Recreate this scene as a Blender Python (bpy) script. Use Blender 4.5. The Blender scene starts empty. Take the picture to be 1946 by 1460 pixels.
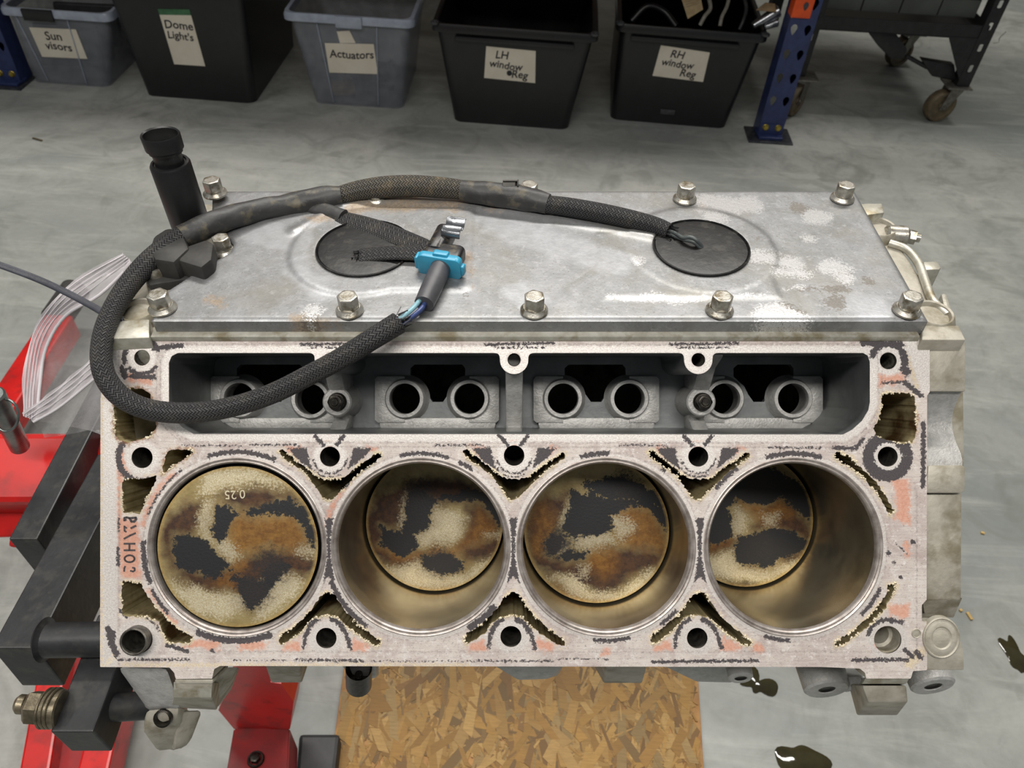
import bpy, bmesh, math, random
import numpy as np
from mathutils import Matrix, Vector, Quaternion
random.seed(7)
S = bpy.context.scene
COL = S.collection
# ---------------------------------------------------------------- camera
F = 1480.0            # focal length in pixels of the 1946 px wide frame
D = 0.471             # distance from the lens to the cylinder-head deck
ROLL = math.radians(3.6)
CAM_R = Matrix.Rotation(math.radians(45), 4, 'X') @ Matrix.Rotation(ROLL, 4, 'Z')
CAM_M = Matrix.Translation((0, 0, 1.25)) @ CAM_R
cd = bpy.data.cameras.new('camera'); cam = bpy.data.objects.new('camera', cd); COL.objects.link(cam)
cam.matrix_world = CAM_M
cd.sensor_width = 9.8; cd.lens = 9.8 * F / 1946.0
cd.clip_start = 0.02; cd.clip_end = 60
cd.dof.use_dof = True; cd.dof.focus_distance = 0.49; cd.dof.aperture_fstop = 5.5
S.camera = cam
# ---------------------------------------------------------------- world, lights, exposure
S.view_settings.view_transform = 'Standard'; S.view_settings.look = 'None'
S.view_settings.gamma = 1.0; S.view_settings.exposure = 0.0
S.view_settings.use_curve_mapping = False
w = bpy.data.worlds.new('shop_air'); S.world = w; w.use_nodes = True
w.node_tree.nodes['Background'].inputs[0].default_value = (0.80, 0.86, 0.90, 1)
w.node_tree.nodes['Background'].inputs[1].default_value = 0.15
def area(name, loc, size, energy, color=(1.0, 0.96, 0.90)):
    l = bpy.data.lights.new(name, 'AREA'); l.shape = 'RECTANGLE'; l.size = size[0]; l.size_y = size[1]
    l.energy = energy; l.color = color
    o = bpy.data.objects.new(name, l); COL.objects.link(o); o.location = loc
    return o
area('ceiling_lamp_aisle', (0.2, 2.9, 4.8), (4.0, 0.4), 250)
area('fill_lamp_overhead', (-0.3, -0.7, 3.0), (2.4, 0.3), 56)  # added fill light, hung low to brighten the deck
area('ceiling_lamp_left', (-2.8, 0.3, 4.2), (0.3, 3.0), 30)
S.cycles.use_denoising = True
S.cycles.max_bounces = 8; S.cycles.transparent_max_bounces = 12
S.cycles.sample_clamp_indirect = 6.0
S.cycles.caustics_reflective = False; S.cycles.caustics_refractive = False
# ---------------------------------------------------------------- frames
def camp(px, py, d):            # point in the camera frame, at distance d along the axis
    return Vector(((px - 973) / F * d, (730 - py) / F * d, -d))
def wp(px, py, d): return CAM_M @ camp(px, py, d)
def blk(px, py, d=None, z=0.0):  # point in the engine block's own frame (deck plane z = 0)
    if d is None: d = D - z
    p = camp(px, py, d); return Vector((p.x, p.y, p.z + D))
BLOCK_M = CAM_M @ Matrix.Translation((0, 0, -D))
def ray_h(px, py, h=0.0):        # where the sight line meets the horizontal plane z = h
    o = CAM_M.translation; q = CAM_M @ camp(px, py, 1.0) - o
    return o + q * ((h - o.z) / q.z)
def ray_plane(px, py, p, n):
    o = CAM_M.translation; q = CAM_M @ camp(px, py, 1.0) - o
    return o + q * ((p - o).dot(n) / q.dot(n))
C7 = math.sqrt(.5)
VAL_M = Matrix(((1, 0, 0, 0), (0, C7, C7, .038), (0, -C7, C7, .007), (0, 0, 0, 1)))  # valley frame in block frame
def vl(x, s, n=0): return VAL_M @ Vector((x, s, n))
def pv(px, py, n=0.0):           # valley coordinates (x, s) on the plane n above the cover
    b = (730 - py) / F; t = (D - .045 - n / C7) / (1 - b)
    y, z = b * t, D - t
    return ((px - 973) / F * t, ((y - .038) - (z - .007)) * C7)
# ---------------------------------------------------------------- colour and nodes
def lin(c):
    r = []
    for v in c[:3]:
        v /= 255.0; r.append(v / 12.92 if v <= .04045 else ((v + .055) / 1.055) ** 2.4)
    return (r[0], r[1], r[2], 1.0)
class NT:
    def __init__(s, name):
        s.m = bpy.data.materials.new(name); s.m.use_nodes = True
        s.t = s.m.node_tree; s.n = s.t.nodes; s.l = s.t.links
        s.b = s.n['Principled BSDF']; s.tc = s.n.new('ShaderNodeTexCoord')
        s.c = s.tc.outputs['Object']
    def link(s, a, b): s.l.new(a, b)
    def put(s, sock, v):
        if isinstance(v, bpy.types.NodeSocket): s.l.new(v, sock)
        else: sock.default_value = v
    def mapping(s, scale=(1, 1, 1), rot=(0, 0, 0), src=None):
        n = s.n.new('ShaderNodeMapping'); s.link(src or s.c, n.inputs[0])
        n.inputs['Scale'].default_value = scale; n.inputs['Rotation'].default_value = rot
        return n.outputs[0]
    def noise(s, scale, detail=4, rough=.55, vec=None, dist=0.0):
        n = s.n.new('ShaderNodeTexNoise'); s.link(vec or s.c, n.inputs['Vector'])
        n.inputs['Scale'].default_value = scale; n.inputs['Detail'].default_value = detail
        n.inputs['Roughness'].default_value = rough; n.inputs['Distortion'].default_value = dist
        return n.outputs[0]
    def voro(s, scale, feature='F1', vec=None, out=0):
        n = s.n.new('ShaderNodeTexVoronoi'); n.feature = feature; s.link(vec or s.c, n.inputs['Vector'])
        n.inputs['Scale'].default_value = scale
        return n.outputs[out]
    def math(s, op, a, b=0.0, c=0.0, clamp=False):
        n = s.n.new('ShaderNodeMath'); n.operation = op; n.use_clamp = clamp
        s.put(n.inputs[0], a); s.put(n.inputs[1], b)
        if op in ('MULTIPLY_ADD',): s.put(n.inputs[2], c)
        return n.outputs[0]
    def ramp(s, v, a, b, lo=0.0, hi=1.0):
        n = s.n.new('ShaderNodeMapRange'); n.clamp = True
        s.put(n.inputs[0], v); n.inputs[1].default_value = a; n.inputs[2].default_value = b
        n.inputs[3].default_value = lo; n.inputs[4].default_value = hi
        return n.outputs[0]
    def mix(s, f, a, b):
        n = s.n.new('ShaderNodeMix'); n.data_type = 'RGBA'
        s.put(n.inputs[0], f); s.put(n.inputs[6], a); s.put(n.inputs[7], b)
        return n.outputs[2]
    def mixf(s, f, a, b):
        n = s.n.new('ShaderNodeMix'); n.data_type = 'FLOAT'
        s.put(n.inputs[0], f); s.put(n.inputs[2], a); s.put(n.inputs[3], b)
        return n.outputs[0]
    def attr(s, name):
        n = s.n.new('ShaderNodeAttribute'); n.attribute_name = name; return n
    def bump(s, h, strength=.3, dist=.001, normal=None):
        n = s.n.new('ShaderNodeBump'); s.link(h, n.inputs['Height'])
        n.inputs['Strength'].default_value = strength; n.inputs['Distance'].default_value = dist
        if normal is not None: s.link(normal, n.inputs['Normal'])
        return n.outputs[0]
    def done(s, color=None, rough=.5, metal=0.0, normal=None, spec=None, alpha=None, coat=None):
        if color is not None: s.put(s.b.inputs['Base Color'], color)
        s.put(s.b.inputs['Roughness'], rough); s.put(s.b.inputs['Metallic'], metal)
        if normal is not None: s.link(normal, s.b.inputs['Normal'])
        if spec is not None: s.put(s.b.inputs['Specular IOR Level'], spec)
        if alpha is not None: s.put(s.b.inputs['Alpha'], alpha)
        if coat is not None: s.put(s.b.inputs['Coat Weight'], coat)
        return s.m
def simple(name, c1, c2=None, rough=.5, metal=0.0, scale=60, bump=.2, bdist=.0006, lo=.35, hi=.65, spec=None, r2=None, c3=None, scale3=15):
    m = NT(name); c2 = c2 or tuple(v * .75 for v in c1)
    n = m.noise(scale, 5, .6)
    f = m.ramp(n, lo, hi)
    col = m.mix(f, lin(c1), lin(c2))
    if c3: col = m.mix(m.ramp(m.noise(scale3, 4, .6), .52, .66), col, lin(c3))
    r = rough if r2 is None else m.mixf(f, rough, r2)
    nb = m.bump(m.noise(scale * 4, 3), bump, bdist) if bump else None
    return m.done(col, r, metal, nb, spec)
def layered(name, base, layers, rough=.6, metal=.2, bump=.25, bdist=.0004, streak=None, grain=900, mott=None):
    # base: list of two colours; layers: (attribute, channel, colour a, colour b, noise scale, amplitude, softness, roughness, metallic)
    m = NT(name)
    nn = m.noise(70, 6, .65); col = m.mix(m.ramp(nn, .35, .65), lin(base[0]), lin(base[1]))
    if mott:
        mn = m.noise(mott[0], 5, .7, dist=.8); col = m.mix(m.ramp(mn, .46, .66, 0, mott[2]), col, lin(mott[1]))
        mn = m.noise(mott[0] * 7, 5, .75); col = m.mix(m.ramp(mn, .54, .66, 0, mott[2]), col, lin(mott[3]))
        if len(mott) > 4:
            mn = m.noise(mott[0] * 22, 4, .8); col = m.mix(m.ramp(mn, .585, .64, 0, .7), col, lin(mott[4]))
    if streak:
        v = m.mapping(streak[0]); sn = m.noise(1.0, 5, .7, vec=v)
        col = m.mix(m.ramp(sn, .48, .70, 0, streak[2]), col, lin(streak[1]))
    r, mt = rough, metal
    at = {}
    hgt = m.noise(grain, 3, .6)
    for L in layers:
        a, ch, ca, cb, ns, amp, soft, lr, lm = L[:9]
        if a not in at:
            A = m.attr(a); sp = m.n.new('ShaderNodeSeparateColor'); m.link(A.outputs['Color'], sp.inputs[0])
            at[a] = [sp.outputs[0], sp.outputs[1], sp.outputs[2], A.outputs['Alpha']]
        nz = m.noise(ns, 6, .68)
        v = m.math('ADD', at[a][ch], m.math('MULTIPLY', m.math('MULTIPLY', m.math('SUBTRACT', nz, .5), amp), m.ramp(at[a][ch], .0, .2)))
        f = m.ramp(v, .5 - soft, .5 + soft)
        if len(L) > 9: f = m.math('MULTIPLY', f, L[9])
        lc = m.mix(m.ramp(m.noise(ns * 2.3, 4, .7), .38, .62), lin(ca), lin(cb))
        col = m.mix(f, col, lc)
        r = m.mixf(f, r, lr); mt = m.mixf(f, mt, lm)
    return m.done(col, r, mt, m.bump(hgt, bump, bdist))
# ---------------------------------------------------------------- mesh helpers
def mesh_obj(name, verts, faces, mat=None, parent=None, smooth=False, mats=None, fmat=None, M=None):
    me = bpy.data.meshes.new(name); me.from_pydata([tuple(v) for v in verts], [], [tuple(f) for f in faces])
    me.update()
    if M is not None: me.transform(M)
    for m in (mats or ([mat] if mat else [])): me.materials.append(m)
    if fmat is not None: me.polygons.foreach_set('material_index', list(fmat))
    if smooth: me.polygons.foreach_set('use_smooth', [True] * len(me.polygons))
    o = bpy.data.objects.new(name, me); COL.objects.link(o)
    if parent: o.parent = parent
    return o
def bm_obj(name, bm, mat, parent=None, smooth=False, M=None):
    me = bpy.data.meshes.new(name); bmesh.ops.recalc_face_normals(bm, faces=bm.faces)
    bm.to_mesh(me); bm.free()
    if M is not None: me.transform(M)
    if mat: me.materials.append(mat)
    if smooth: 
        me.polygons.foreach_set('use_smooth', [True] * len(me.polygons))
        me.set_sharp_from_angle(angle=math.radians(35))
    o = bpy.data.objects.new(name, me); COL.objects.link(o)
    if parent: o.parent = parent
    return o
def add_box(bm, c, s, R=None, bev=0.0, seg=2):
    t = bmesh.new(); bmesh.ops.create_cube(t, size=1.0)
    bmesh.ops.scale(t, vec=s, verts=t.verts)
    if bev: bmesh.ops.bevel(t, geom=t.edges[:], offset=bev, segments=seg, affect='EDGES', profile=.5)
    merge(bm, t, Matrix.Translation(c) @ (R.to_4x4() if R is not None else Matrix.Identity(4)))
def merge(bm, t, M=None):
    if M is not None: bmesh.ops.transform(t, matrix=M, verts=t.verts)
    me = bpy.data.meshes.new('tmp'); t.to_mesh(me); t.free(); bm.from_mesh(me); bpy.data.meshes.remove(me)
def add_lathe(bm, prof, n=48, M=None, cap=True):
    # prof: list of (r, z)
    t = bmesh.new(); rings = []
    for r, z in prof:
        if r < 1e-7: rings.append([t.verts.new((0, 0, z))])
        else: rings.append([t.verts.new((r * math.cos(2 * math.pi * i / n), r * math.sin(2 * math.pi * i / n), z)) for i in range(n)])
    for a, b in zip(rings, rings[1:]):
        for i in range(n):
            j = (i + 1) % n
            if len(a) == 1 and len(b) == 1: continue
            if len(a) == 1: t.faces.new((a[0], b[i], b[j]))
            elif len(b) == 1: t.faces.new((a[i], a[j], b[0]))
            else: t.faces.new((a[i], a[j], b[j], b[i]))
    merge(bm, t, M)
def add_prism(bm, poly, z1, z0, M=None, bev=0.0, scale0=1.0, shift0=(0, 0), seg=2):
    # poly at z1 (top); at z0 it may be scaled about its centre and shifted
    t = bmesh.new(); cx = sum(p[0] for p in poly) / len(poly); cy = sum(p[1] for p in poly) / len(poly)
    top = [t.verts.new((p[0], p[1], z1)) for p in poly]
    bot = [t.verts.new((cx + (p[0] - cx) * scale0 + shift0[0], cy + (p[1] - cy) * scale0 + shift0[1], z0)) for p in poly]
    t.faces.new(top); t.faces.new(bot[::-1]); n = len(poly)
    for i in range(n): t.faces.new((top[i], bot[i], bot[(i + 1) % n], top[(i + 1) % n]))
    bmesh.ops.recalc_face_normals(t, faces=t.faces)
    if bev: bmesh.ops.bevel(t, geom=t.edges[:], offset=bev, segments=seg, affect='EDGES', profile=.5, clamp_overlap=True)
    merge(bm, t, M)
def axis_M(p, q, up=None):
    z = (Vector(q) - Vector(p)); L = z.length; z.normalize()
    up = Vector(up) if up is not None else (Vector((0, 0, 1)) if abs(z.z) < .95 else Vector((1, 0, 0)))
    y = up - z * up.dot(z); y.normalize(); x = y.cross(z)
    M = Matrix((x, y, z)).transposed().to_4x4(); M.translation = Vector(p); return M, L
def add_bar(bm, p, q, w, h, up=None, bev=.0015):
    M, L = axis_M(p, q, up)
    t = bmesh.new(); bmesh.ops.create_cube(t, size=1.0); bmesh.ops.scale(t, vec=(w, h, L), verts=t.verts)
    if bev: bmesh.ops.bevel(t, geom=t.edges[:], offset=bev, segments=2, affect='EDGES', profile=.5)
    merge(bm, t, M @ Matrix.Translation((0, 0, L / 2)))
def add_cyl(bm, p, q, r, n=24, r2=None, bev=.0):
    M, L = axis_M(p, q); r2 = r if r2 is None else r2
    b = min(bev, L * .4)
    prof = [(0, 0), (r - b, 0), (r, b), (r2, L - b), (r2 - b, L), (0, L)] if b else [(0, 0), (r, 0), (r2, L), (0, L)]
    add_lathe(bm, prof, n, M)
def hexhead(bm, M, flat=.0052, h=.008, flr=.0085, n=24):
    # flange bolt head with a domed flange and a chamfered hexagon, standing on z = 0
    add_lathe(bm, [(0, 0), (flr, 0), (flr, .0012), (flr * .93, .0018), (flat * 1.18, .0032), (0, .0034)], n, M)
    R = flat / math.cos(math.pi / 6); P = [(R * math.cos(i * math.pi / 3), R * math.sin(i * math.pi / 3)) for i in range(6)]
    add_prism(bm, P, h, .003, M, bev=.0007)
    add_lathe(bm, [(0, h + .0002), (flat * .78, h + .0002), (flat * .84, h - .0002), (flat * .86, h - .0008)], n, M)
def spline(pts, n):
    P = [np.array(p, float) for p in pts]; P = [2 * P[0] - P[1]] + P + [2 * P[-1] - P[-2]]
    out = []
    for i in range(1, len(P) - 2):
        for k in range(n):
            t = k / n
            out.append(.5 * (2 * P[i] + (P[i + 1] - P[i - 1]) * t + (2 * P[i - 1] - 5 * P[i] + 4 * P[i + 1] - P[i + 2]) * t * t + (3 * P[i] - P[i - 1] - 3 * P[i + 1] + P[i + 2]) * t ** 3))
    out.append(P[-2]); return out
def tube(name, pts, mat, parent=None, n=10, seg=20, flat=1.0, up=None, M=None, cap=True, wob=0.0, closed_tip=True):
    # pts: (x, y, z, r); swept tube with UVs: u around, v metres along
    Q = spline(pts, n); C = [Vector(q[:3]) for q in Q]; R = [q[3] for q in Q]
    verts, faces, uvs = [], [], []
    T = [(C[min(i + 1, len(C) - 1)] - C[max(i - 1, 0)]).normalized() for i in range(len(C))]
    u0 = Vector(up) if up is not None else Vector((0, 0, 1))
    if abs(u0.dot(T[0])) > .95: u0 = Vector((0, 1, 0))
    y = (u0 - T[0] * u0.dot(T[0])).normalized(); L = 0; vv = []
    for i, c in enumerate(C):
        if up is not None: y2 = u0 - T[i] * u0.dot(T[i])
        else: y2 = y - T[i] * y.dot(T[i])
        if y2.length > 1e-4: y = y2.normalized()
        x = T[i].cross(y)
        if i: L += (C[i] - C[i - 1]).length
        vv.append(L)
        for k in range(seg):
            a = 2 * math.pi * k / seg; rr = R[i] * (1 + wob * (math.sin(L * 300 + k) + math.sin(L * 170 - 2 * k)) * .5)
            verts.append(c + x * (math.cos(a) * rr) + y * (math.sin(a) * rr * flat))
    for i in range(len(C) - 1):
        for k in range(seg):
            k2 = (k + 1) % seg
            faces.append((i * seg + k, i * seg + k2, (i + 1) * seg + k2, (i + 1) * seg + k))
            uvs += [(k / seg, vv[i]), ((k + 1) / seg, vv[i]), ((k + 1) / seg, vv[i + 1]), (k / seg, vv[i + 1])]
    if cap:
        faces.append(tuple(range(seg))[::-1]); uvs += [(0, 0)] * seg
        faces.append(tuple((len(C) - 1) * seg + k for k in range(seg))); uvs += [(0, 0)] * seg
    o = mesh_obj(name, verts, faces, mat, parent, True)
    uv = o.data.uv_layers.new(name='UVMap'); uv.data.foreach_set('uv', [c for p in uvs for c in p])
    if M is not None: o.data.transform(M)
    o.data.set_sharp_from_angle(angle=math.radians(60))
    return o
def fill(name, outer, holes, mat, parent=None, z=0.0, thick=.01, M=None):
    # flat plate with holes: top face at z, thickness downwards
    cu = bpy.data.curves.new('tmp', 'CURVE'); cu.dimensions = '2D'; cu.fill_mode = 'BOTH'; cu.extrude = thick / 2
    for ring in [outer] + holes:
        sp = cu.splines.new('POLY'); sp.points.add(len(ring) - 1); sp.use_cyclic_u = True
        for i, p in enumerate(ring): sp.points[i].co = (p[0], p[1], 0, 1)
    t = bpy.data.objects.new('tmp', cu); COL.objects.link(t)
    dg = bpy.context.evaluated_depsgraph_get(); me = bpy.data.meshes.new_from_object(t.evaluated_get(dg))
    bpy.data.objects.remove(t); bpy.data.curves.remove(cu)
    me.name = name; me.transform(Matrix.Translation((0, 0, z - thick / 2)))
    if M is not None: me.transform(M)
    me.materials.clear(); me.materials.append(mat)
    o = bpy.data.objects.new(name, me); COL.objects.link(o)
    if parent: o.parent = parent
    return o
def circ(x, y, r, n=40): return [(x + r * math.cos(2 * math.pi * i / n), y + r * math.sin(2 * math.pi * i / n)) for i in range(n)]
def rrect(x0, y0, x1, y1, r, n=5):
    P = []
    for cx, cy, a in ((x1 - r, y1 - r, 0), (x0 + r, y1 - r, 90), (x0 + r, y0 + r, 180), (x1 - r, y0 + r, 270)):
        for i in range(n + 1):
            t = math.radians(a + 90 * i / n); P.append((cx + r * math.cos(t), cy + r * math.sin(t)))
    return P
def thing(name, label, cat, M=None, group=None):
    o = bpy.data.objects.new(name, None); COL.objects.link(o); o.empty_display_size = .02
    if M is not None: o.matrix_world = M
    o['label'] = label; o['category'] = cat
    if group: o['group'] = group
    return o
def tag(o, label, cat, group=None):
    o['label'] = label; o['category'] = cat
    if group: o['group'] = group
    return o
def text_obj(name, s, size, mat, parent, M, shear=0.0, extrude=.0002, align='LEFT', off=0.0):
    cu = bpy.data.curves.new('tmp', 'FONT'); cu.body = s; cu.size = size; cu.extrude = extrude; cu.shear = shear
    cu.align_x = align; cu.offset = off; cu.resolution_u = 3; cu.space_line = .85
    t = bpy.data.objects.new('tmp', cu); COL.objects.link(t)
    dg = bpy.context.evaluated_depsgraph_get(); me = bpy.data.meshes.new_from_object(t.evaluated_get(dg))
    bpy.data.objects.remove(t); bpy.data.curves.remove(cu)
    for v in me.vertices:   # hand-written wobble
        v.co.y += math.sin(v.co.x / size * 2.1) * size * .05
    me.transform(M); me.materials.clear(); me.materials.append(mat); me.name = name
    o = bpy.data.objects.new(name, me); COL.objects.link(o); o.parent = parent
    return o
# ---------------------------------------------------------------- fields
def sd_circle(X, Y, x, y, r): return np.hypot(X - x, Y - y) - r
def sd_cap(X, Y, ax, ay, bx, by, r):
    dx, dy = bx - ax, by - ay; L = dx * dx + dy * dy + 1e-12
    t = np.clip(((X - ax) * dx + (Y - ay) * dy) / L, 0, 1)
    return np.hypot(X - ax - t * dx, Y - ay - t * dy) - r
def sd_poly(X, Y, P):
    n = len(P); d = np.full(X.shape, 1e18); s = np.zeros(X.shape, bool)
    for i in range(n):
        ax, ay = P[i]; bx, by = P[(i + 1) % n]
        dx, dy = bx - ax, by - ay; L = dx * dx + dy * dy + 1e-12
        t = np.clip(((X - ax) * dx + (Y - ay) * dy) / L, 0, 1)
        d = np.minimum(d, (X - ax - t * dx) ** 2 + (Y - ay - t * dy) ** 2)
        if ay != by:
            c = ((ay > Y) != (by > Y)) & (X < (bx - ax) * (Y - ay) / (by - ay) + ax)
            s ^= c
    return np.where(s, -1, 1) * np.sqrt(d)
def sd_arc(X, Y, cx, cy, r, hw, a0, a1):     # angles in degrees, counter-clockwise, image y down flipped
    A = np.degrees(np.arctan2(-(Y - cy), X - cx)); mid = (a0 + a1) / 2; half = (a1 - a0) / 2
    dA = (A - mid + 180) % 360 - 180
    rad = np.hypot(X - cx, Y - cy)
    return np.maximum(np.abs(rad - r) - hw, (np.abs(dA) - half) * math.pi / 180 * rad)
def vnoise(X, Y, s, seed=0):
    x, y = X * s, Y * s; i, j = np.floor(x).astype(np.int64), np.floor(y).astype(np.int64); fx, fy = x - i, y - j
    fx = fx * fx * (3 - 2 * fx); fy = fy * fy * (3 - 2 * fy)
    def h(a, b):
        v = (a * 374761393 + b * 668265263 + seed * 1442695041) & 0xffffffff
        v = ((v ^ (v >> 13)) * 1274126177) & 0xffffffff
        return ((v ^ (v >> 16)) & 0xffff) / 65535.0
    return (h(i, j) * (1 - fx) + h(i + 1, j) * fx) * (1 - fy) + (h(i, j + 1) * (1 - fx) + h(i + 1, j + 1) * fx) * fy
def fbm(X, Y, s, o=3, seed=0):
    v = 0; a = .5; t = 0
    for k in range(o): v = v + a * vnoise(X, Y, s * 2 ** k, seed + k); t += a; a *= .5
    return v / t - .5
def umin(L):
    r = L[0]
    for a in L[1:]: r = np.minimum(r, a)
    return r
def enc(sd, w=40.0): return np.clip(.5 - sd / w, 0, 1)
def march(x0, x1, y0, y1, h, phi):
    # triangulate {phi > 0}; returns vertices (N,2), triangles, boundary edges (a, b) with the solid on the left
    nx, ny = int(round((x1 - x0) / h)) + 1, int(round((y1 - y0) / h)) + 1
    xs, ys = np.linspace(x0, x1, nx), np.linspace(y0, y1, ny)
    X, Y = np.meshgrid(xs, ys); P = phi(X, Y); e = h * .03
    P = np.where(np.abs(P) < e, np.where(P >= 0, e, -e), P)
    P[0, :] = np.minimum(P[0, :], -e); P[-1, :] = np.minimum(P[-1, :], -e); P[:, 0] = np.minimum(P[:, 0], -e); P[:, -1] = np.minimum(P[:, -1], -e)
    I = np.arange(nx * ny).reshape(ny, nx)
    a, b, c, d = I[:-1, :-1].ravel(), I[:-1, 1:].ravel(), I[1:, 1:].ravel(), I[1:, :-1].ravel()
    alt = ((np.arange(nx - 1)[None, :] + np.arange(ny - 1)[:, None]) % 2 == 0).ravel()
    T = np.concatenate([np.stack([a, b, np.where(alt, c, d)], 1), np.stack([np.where(alt, a, b), c, d], 1)])
    p = P.ravel(); s = (p[T] > 0).sum(1)
    full = T[s == 3]; mixed = T[(s == 1) | (s == 2)]
    px, py = X.ravel(), Y.ravel(); extra = []; key = {}; tris = []; edges = []; N = nx * ny
    def cr(i, j):
        k = (i, j) if i < j else (j, i)
        if k not in key:
            t = p[k[0]] / (p[k[0]] - p[k[1]]); key[k] = N + len(extra)
            extra.append((px[k[0]] + t * (px[k[1]] - px[k[0]]), py[k[0]] + t * (py[k[1]] - py[k[0]])))
        return key[k]
    for t in mixed.tolist():
        ins = [p[v] > 0 for v in t]
        if sum(ins) == 1:
            k = ins.index(True); v0, v1, v2 = t[k], t[(k + 1) % 3], t[(k + 2) % 3]
            A, B = cr(v0, v1), cr(v0, v2); tris.append((v0, A, B)); edges.append((A, B))
        else:
            k = ins.index(False); v2, v0, v1 = t[k], t[(k + 1) % 3], t[(k + 2) % 3]
            A, B = cr(v1, v2), cr(v0, v2); tris += [(v0, v1, A), (v0, A, B)]; edges.append((A, B))
    V = np.concatenate([np.stack([px, py], 1), np.array(extra).reshape(-1, 2)])
    TT = np.concatenate([full, np.array(tris, dtype=np.int64).reshape(-1, 3)])
    used = np.zeros(len(V), bool); used[TT.ravel()] = True; rm = np.cumsum(used) - 1
    E = np.array(edges, dtype=np.int64).reshape(-1, 2)
    return V[used], rm[TT], rm[E]
def sheet(name, V, T, E, zf, depth, mats, parent, attrs=None, wallmat=None, smooth_top=False, M=None):
    # build the marched plate: top at z = zf(V), walls going down by depth
    n = len(V); Z = zf(V) if callable(zf) else np.full(n, zf)
    top = np.column_stack([V, Z])
    wv = np.unique(E.ravel()); wi = {int(v): i for i, v in enumerate(wv)}; m = len(wv)
    up = top[wv]; lo = up.copy(); lo[:, 2] = (up[:, 2] - depth) if not callable(depth) else depth(up)
    verts = np.concatenate([top, up, lo])
    ea = np.array([wi[int(v)] for v in E[:, 0]]); eb = np.array([wi[int(v)] for v in E[:, 1]])
    quads = np.stack([n + eb, n + ea, n + m + ea, n + m + eb], 1)
    me = bpy.data.meshes.new(name)
    me.vertices.add(len(verts)); me.vertices.foreach_set('co', verts.astype(np.float32).ravel())
    loops = np.concatenate([T.ravel(), quads.ravel()]); me.loops.add(len(loops)); me.loops.foreach_set('vertex_index', loops.astype(np.int32))
    np_ = len(T) + len(quads); me.polygons.add(np_)
    st = np.concatenate([np.arange(len(T)) * 3, len(T) * 3 + np.arange(len(quads)) * 4])
    me.polygons.foreach_set('loop_start', st.astype(np.int32))
    mid = (V[E[:, 0]] + V[E[:, 1]]) / 2
    mi = np.concatenate([np.zeros(len(T), int), wallmat(mid) if callable(wallmat) else np.full(len(quads), wallmat or 0)])
    for mt in mats: me.materials.append(mt)
    me.polygons.foreach_set('material_index', mi.astype(np.int32))
    me.polygons.foreach_set('use_smooth', np.concatenate([np.full(len(T), smooth_top), np.ones(len(quads), bool)]))
    me.update(calc_edges=True)
    if attrs:
        vx = verts[:, :2]
        for an, fn in attrs.items():
            vals = fn(vx); at = me.color_attributes.new(an, 'FLOAT_COLOR', 'POINT')
            at.data.foreach_set('color', vals.astype(np.float32).ravel())
    me.validate()
    if M is not None: me.transform(M)
    o = bpy.data.objects.new(name, me); COL.objects.link(o)
    if parent: o.parent = parent
    return o
# ================================================================ FLOOR
m = NT('worn_polished_concrete')
n1 = m.noise(1.3, 6, .62, dist=.6); n2 = m.noise(7, 6, .65, dist=1.2); n3 = m.noise(60, 5, .7)
v = m.mapping((1.4, 9, 1), (0, 0, .5)); n4 = m.noise(1.6, 6, .7, vec=v, dist=.8)
col = m.mix(m.ramp(n1, .35, .65), lin((126, 131, 129)), lin((166, 167, 162)))
col = m.mix(m.ramp(n2, .46, .66, 0, .7), col, lin((122, 125, 120)))
col = m.mix(m.ramp(n4, .50, .68, 0, .55), col, lin((174, 175, 170)))
col = m.mix(m.ramp(m.noise(2.6, 4, .6, dist=1.5), .58, .66, 0, .55), col, lin((112, 116, 110)))
col = m.mix(m.ramp(n3, .4, .75, 0, .25), col, lin((120, 120, 112)))
M_FLOOR = m.done(col, m.ramp(n2, .3, .7, .34, .5), 0, m.bump(n3, .08, .002), .4)
bm = bmesh.new(); t = [bm.verts.new(p) for p in ((-7, -5, 0), (7, -5, 0), (7, 10, 0), (-7, 10, 0))]; bm.faces.new(t)
fl = bm_obj('floor', bm, M_FLOOR); fl['kind'] = 'structure'
# ================================================================ PARTS SHELF AND ITS BOXES
PR = ray_h(1460, 262); PLF = ray_h(22, 160)
EX = (PR - PLF).normalized(); EY = Vector((-EX.y, EX.x, 0)); EZ = Vector((0, 0, 1))
def frame(p, ex=EX):
    ey = Vector((-ex.y, ex.x, 0)); M = Matrix((ex, ey, EZ)).transposed().to_4x4(); M.translation = p; return M
M_BLUE = simple('dark_blue_enamel', (48, 60, 104), (38, 48, 86), .38, .1, 40, .1)
M_ORANGE = simple('orange_enamel', (226, 84, 24), (206, 70, 18), .4, 0, 40, .1)
M_DKFOOT = simple('grimy_foot_plate', (78, 80, 86), (48, 50, 56), .4, .5, 60, .3)
M_BRASS = simple('yellow_zinc_bolt', (196, 176, 84), (150, 128, 50), .35, .8, 200, .2)
M_BOARD = simple('shelf_board', (120, 104, 80), (96, 82, 60), .7, 0, 20, .2)
rack = thing('pallet_rack', 'blue perforated steel rack post with orange beam above the storage boxes', 'shelving', frame(PR))
def tear(x, z, s=1.0): return [(x + s * a, z + s * b) for a, b in ((0, -.017), (.005, -.010), (.0095, .001), (.010, .008), (.006, .015), (0, .017), (-.006, .015), (-.010, .008), (-.0095, .001), (-.005, -.010))]
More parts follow.
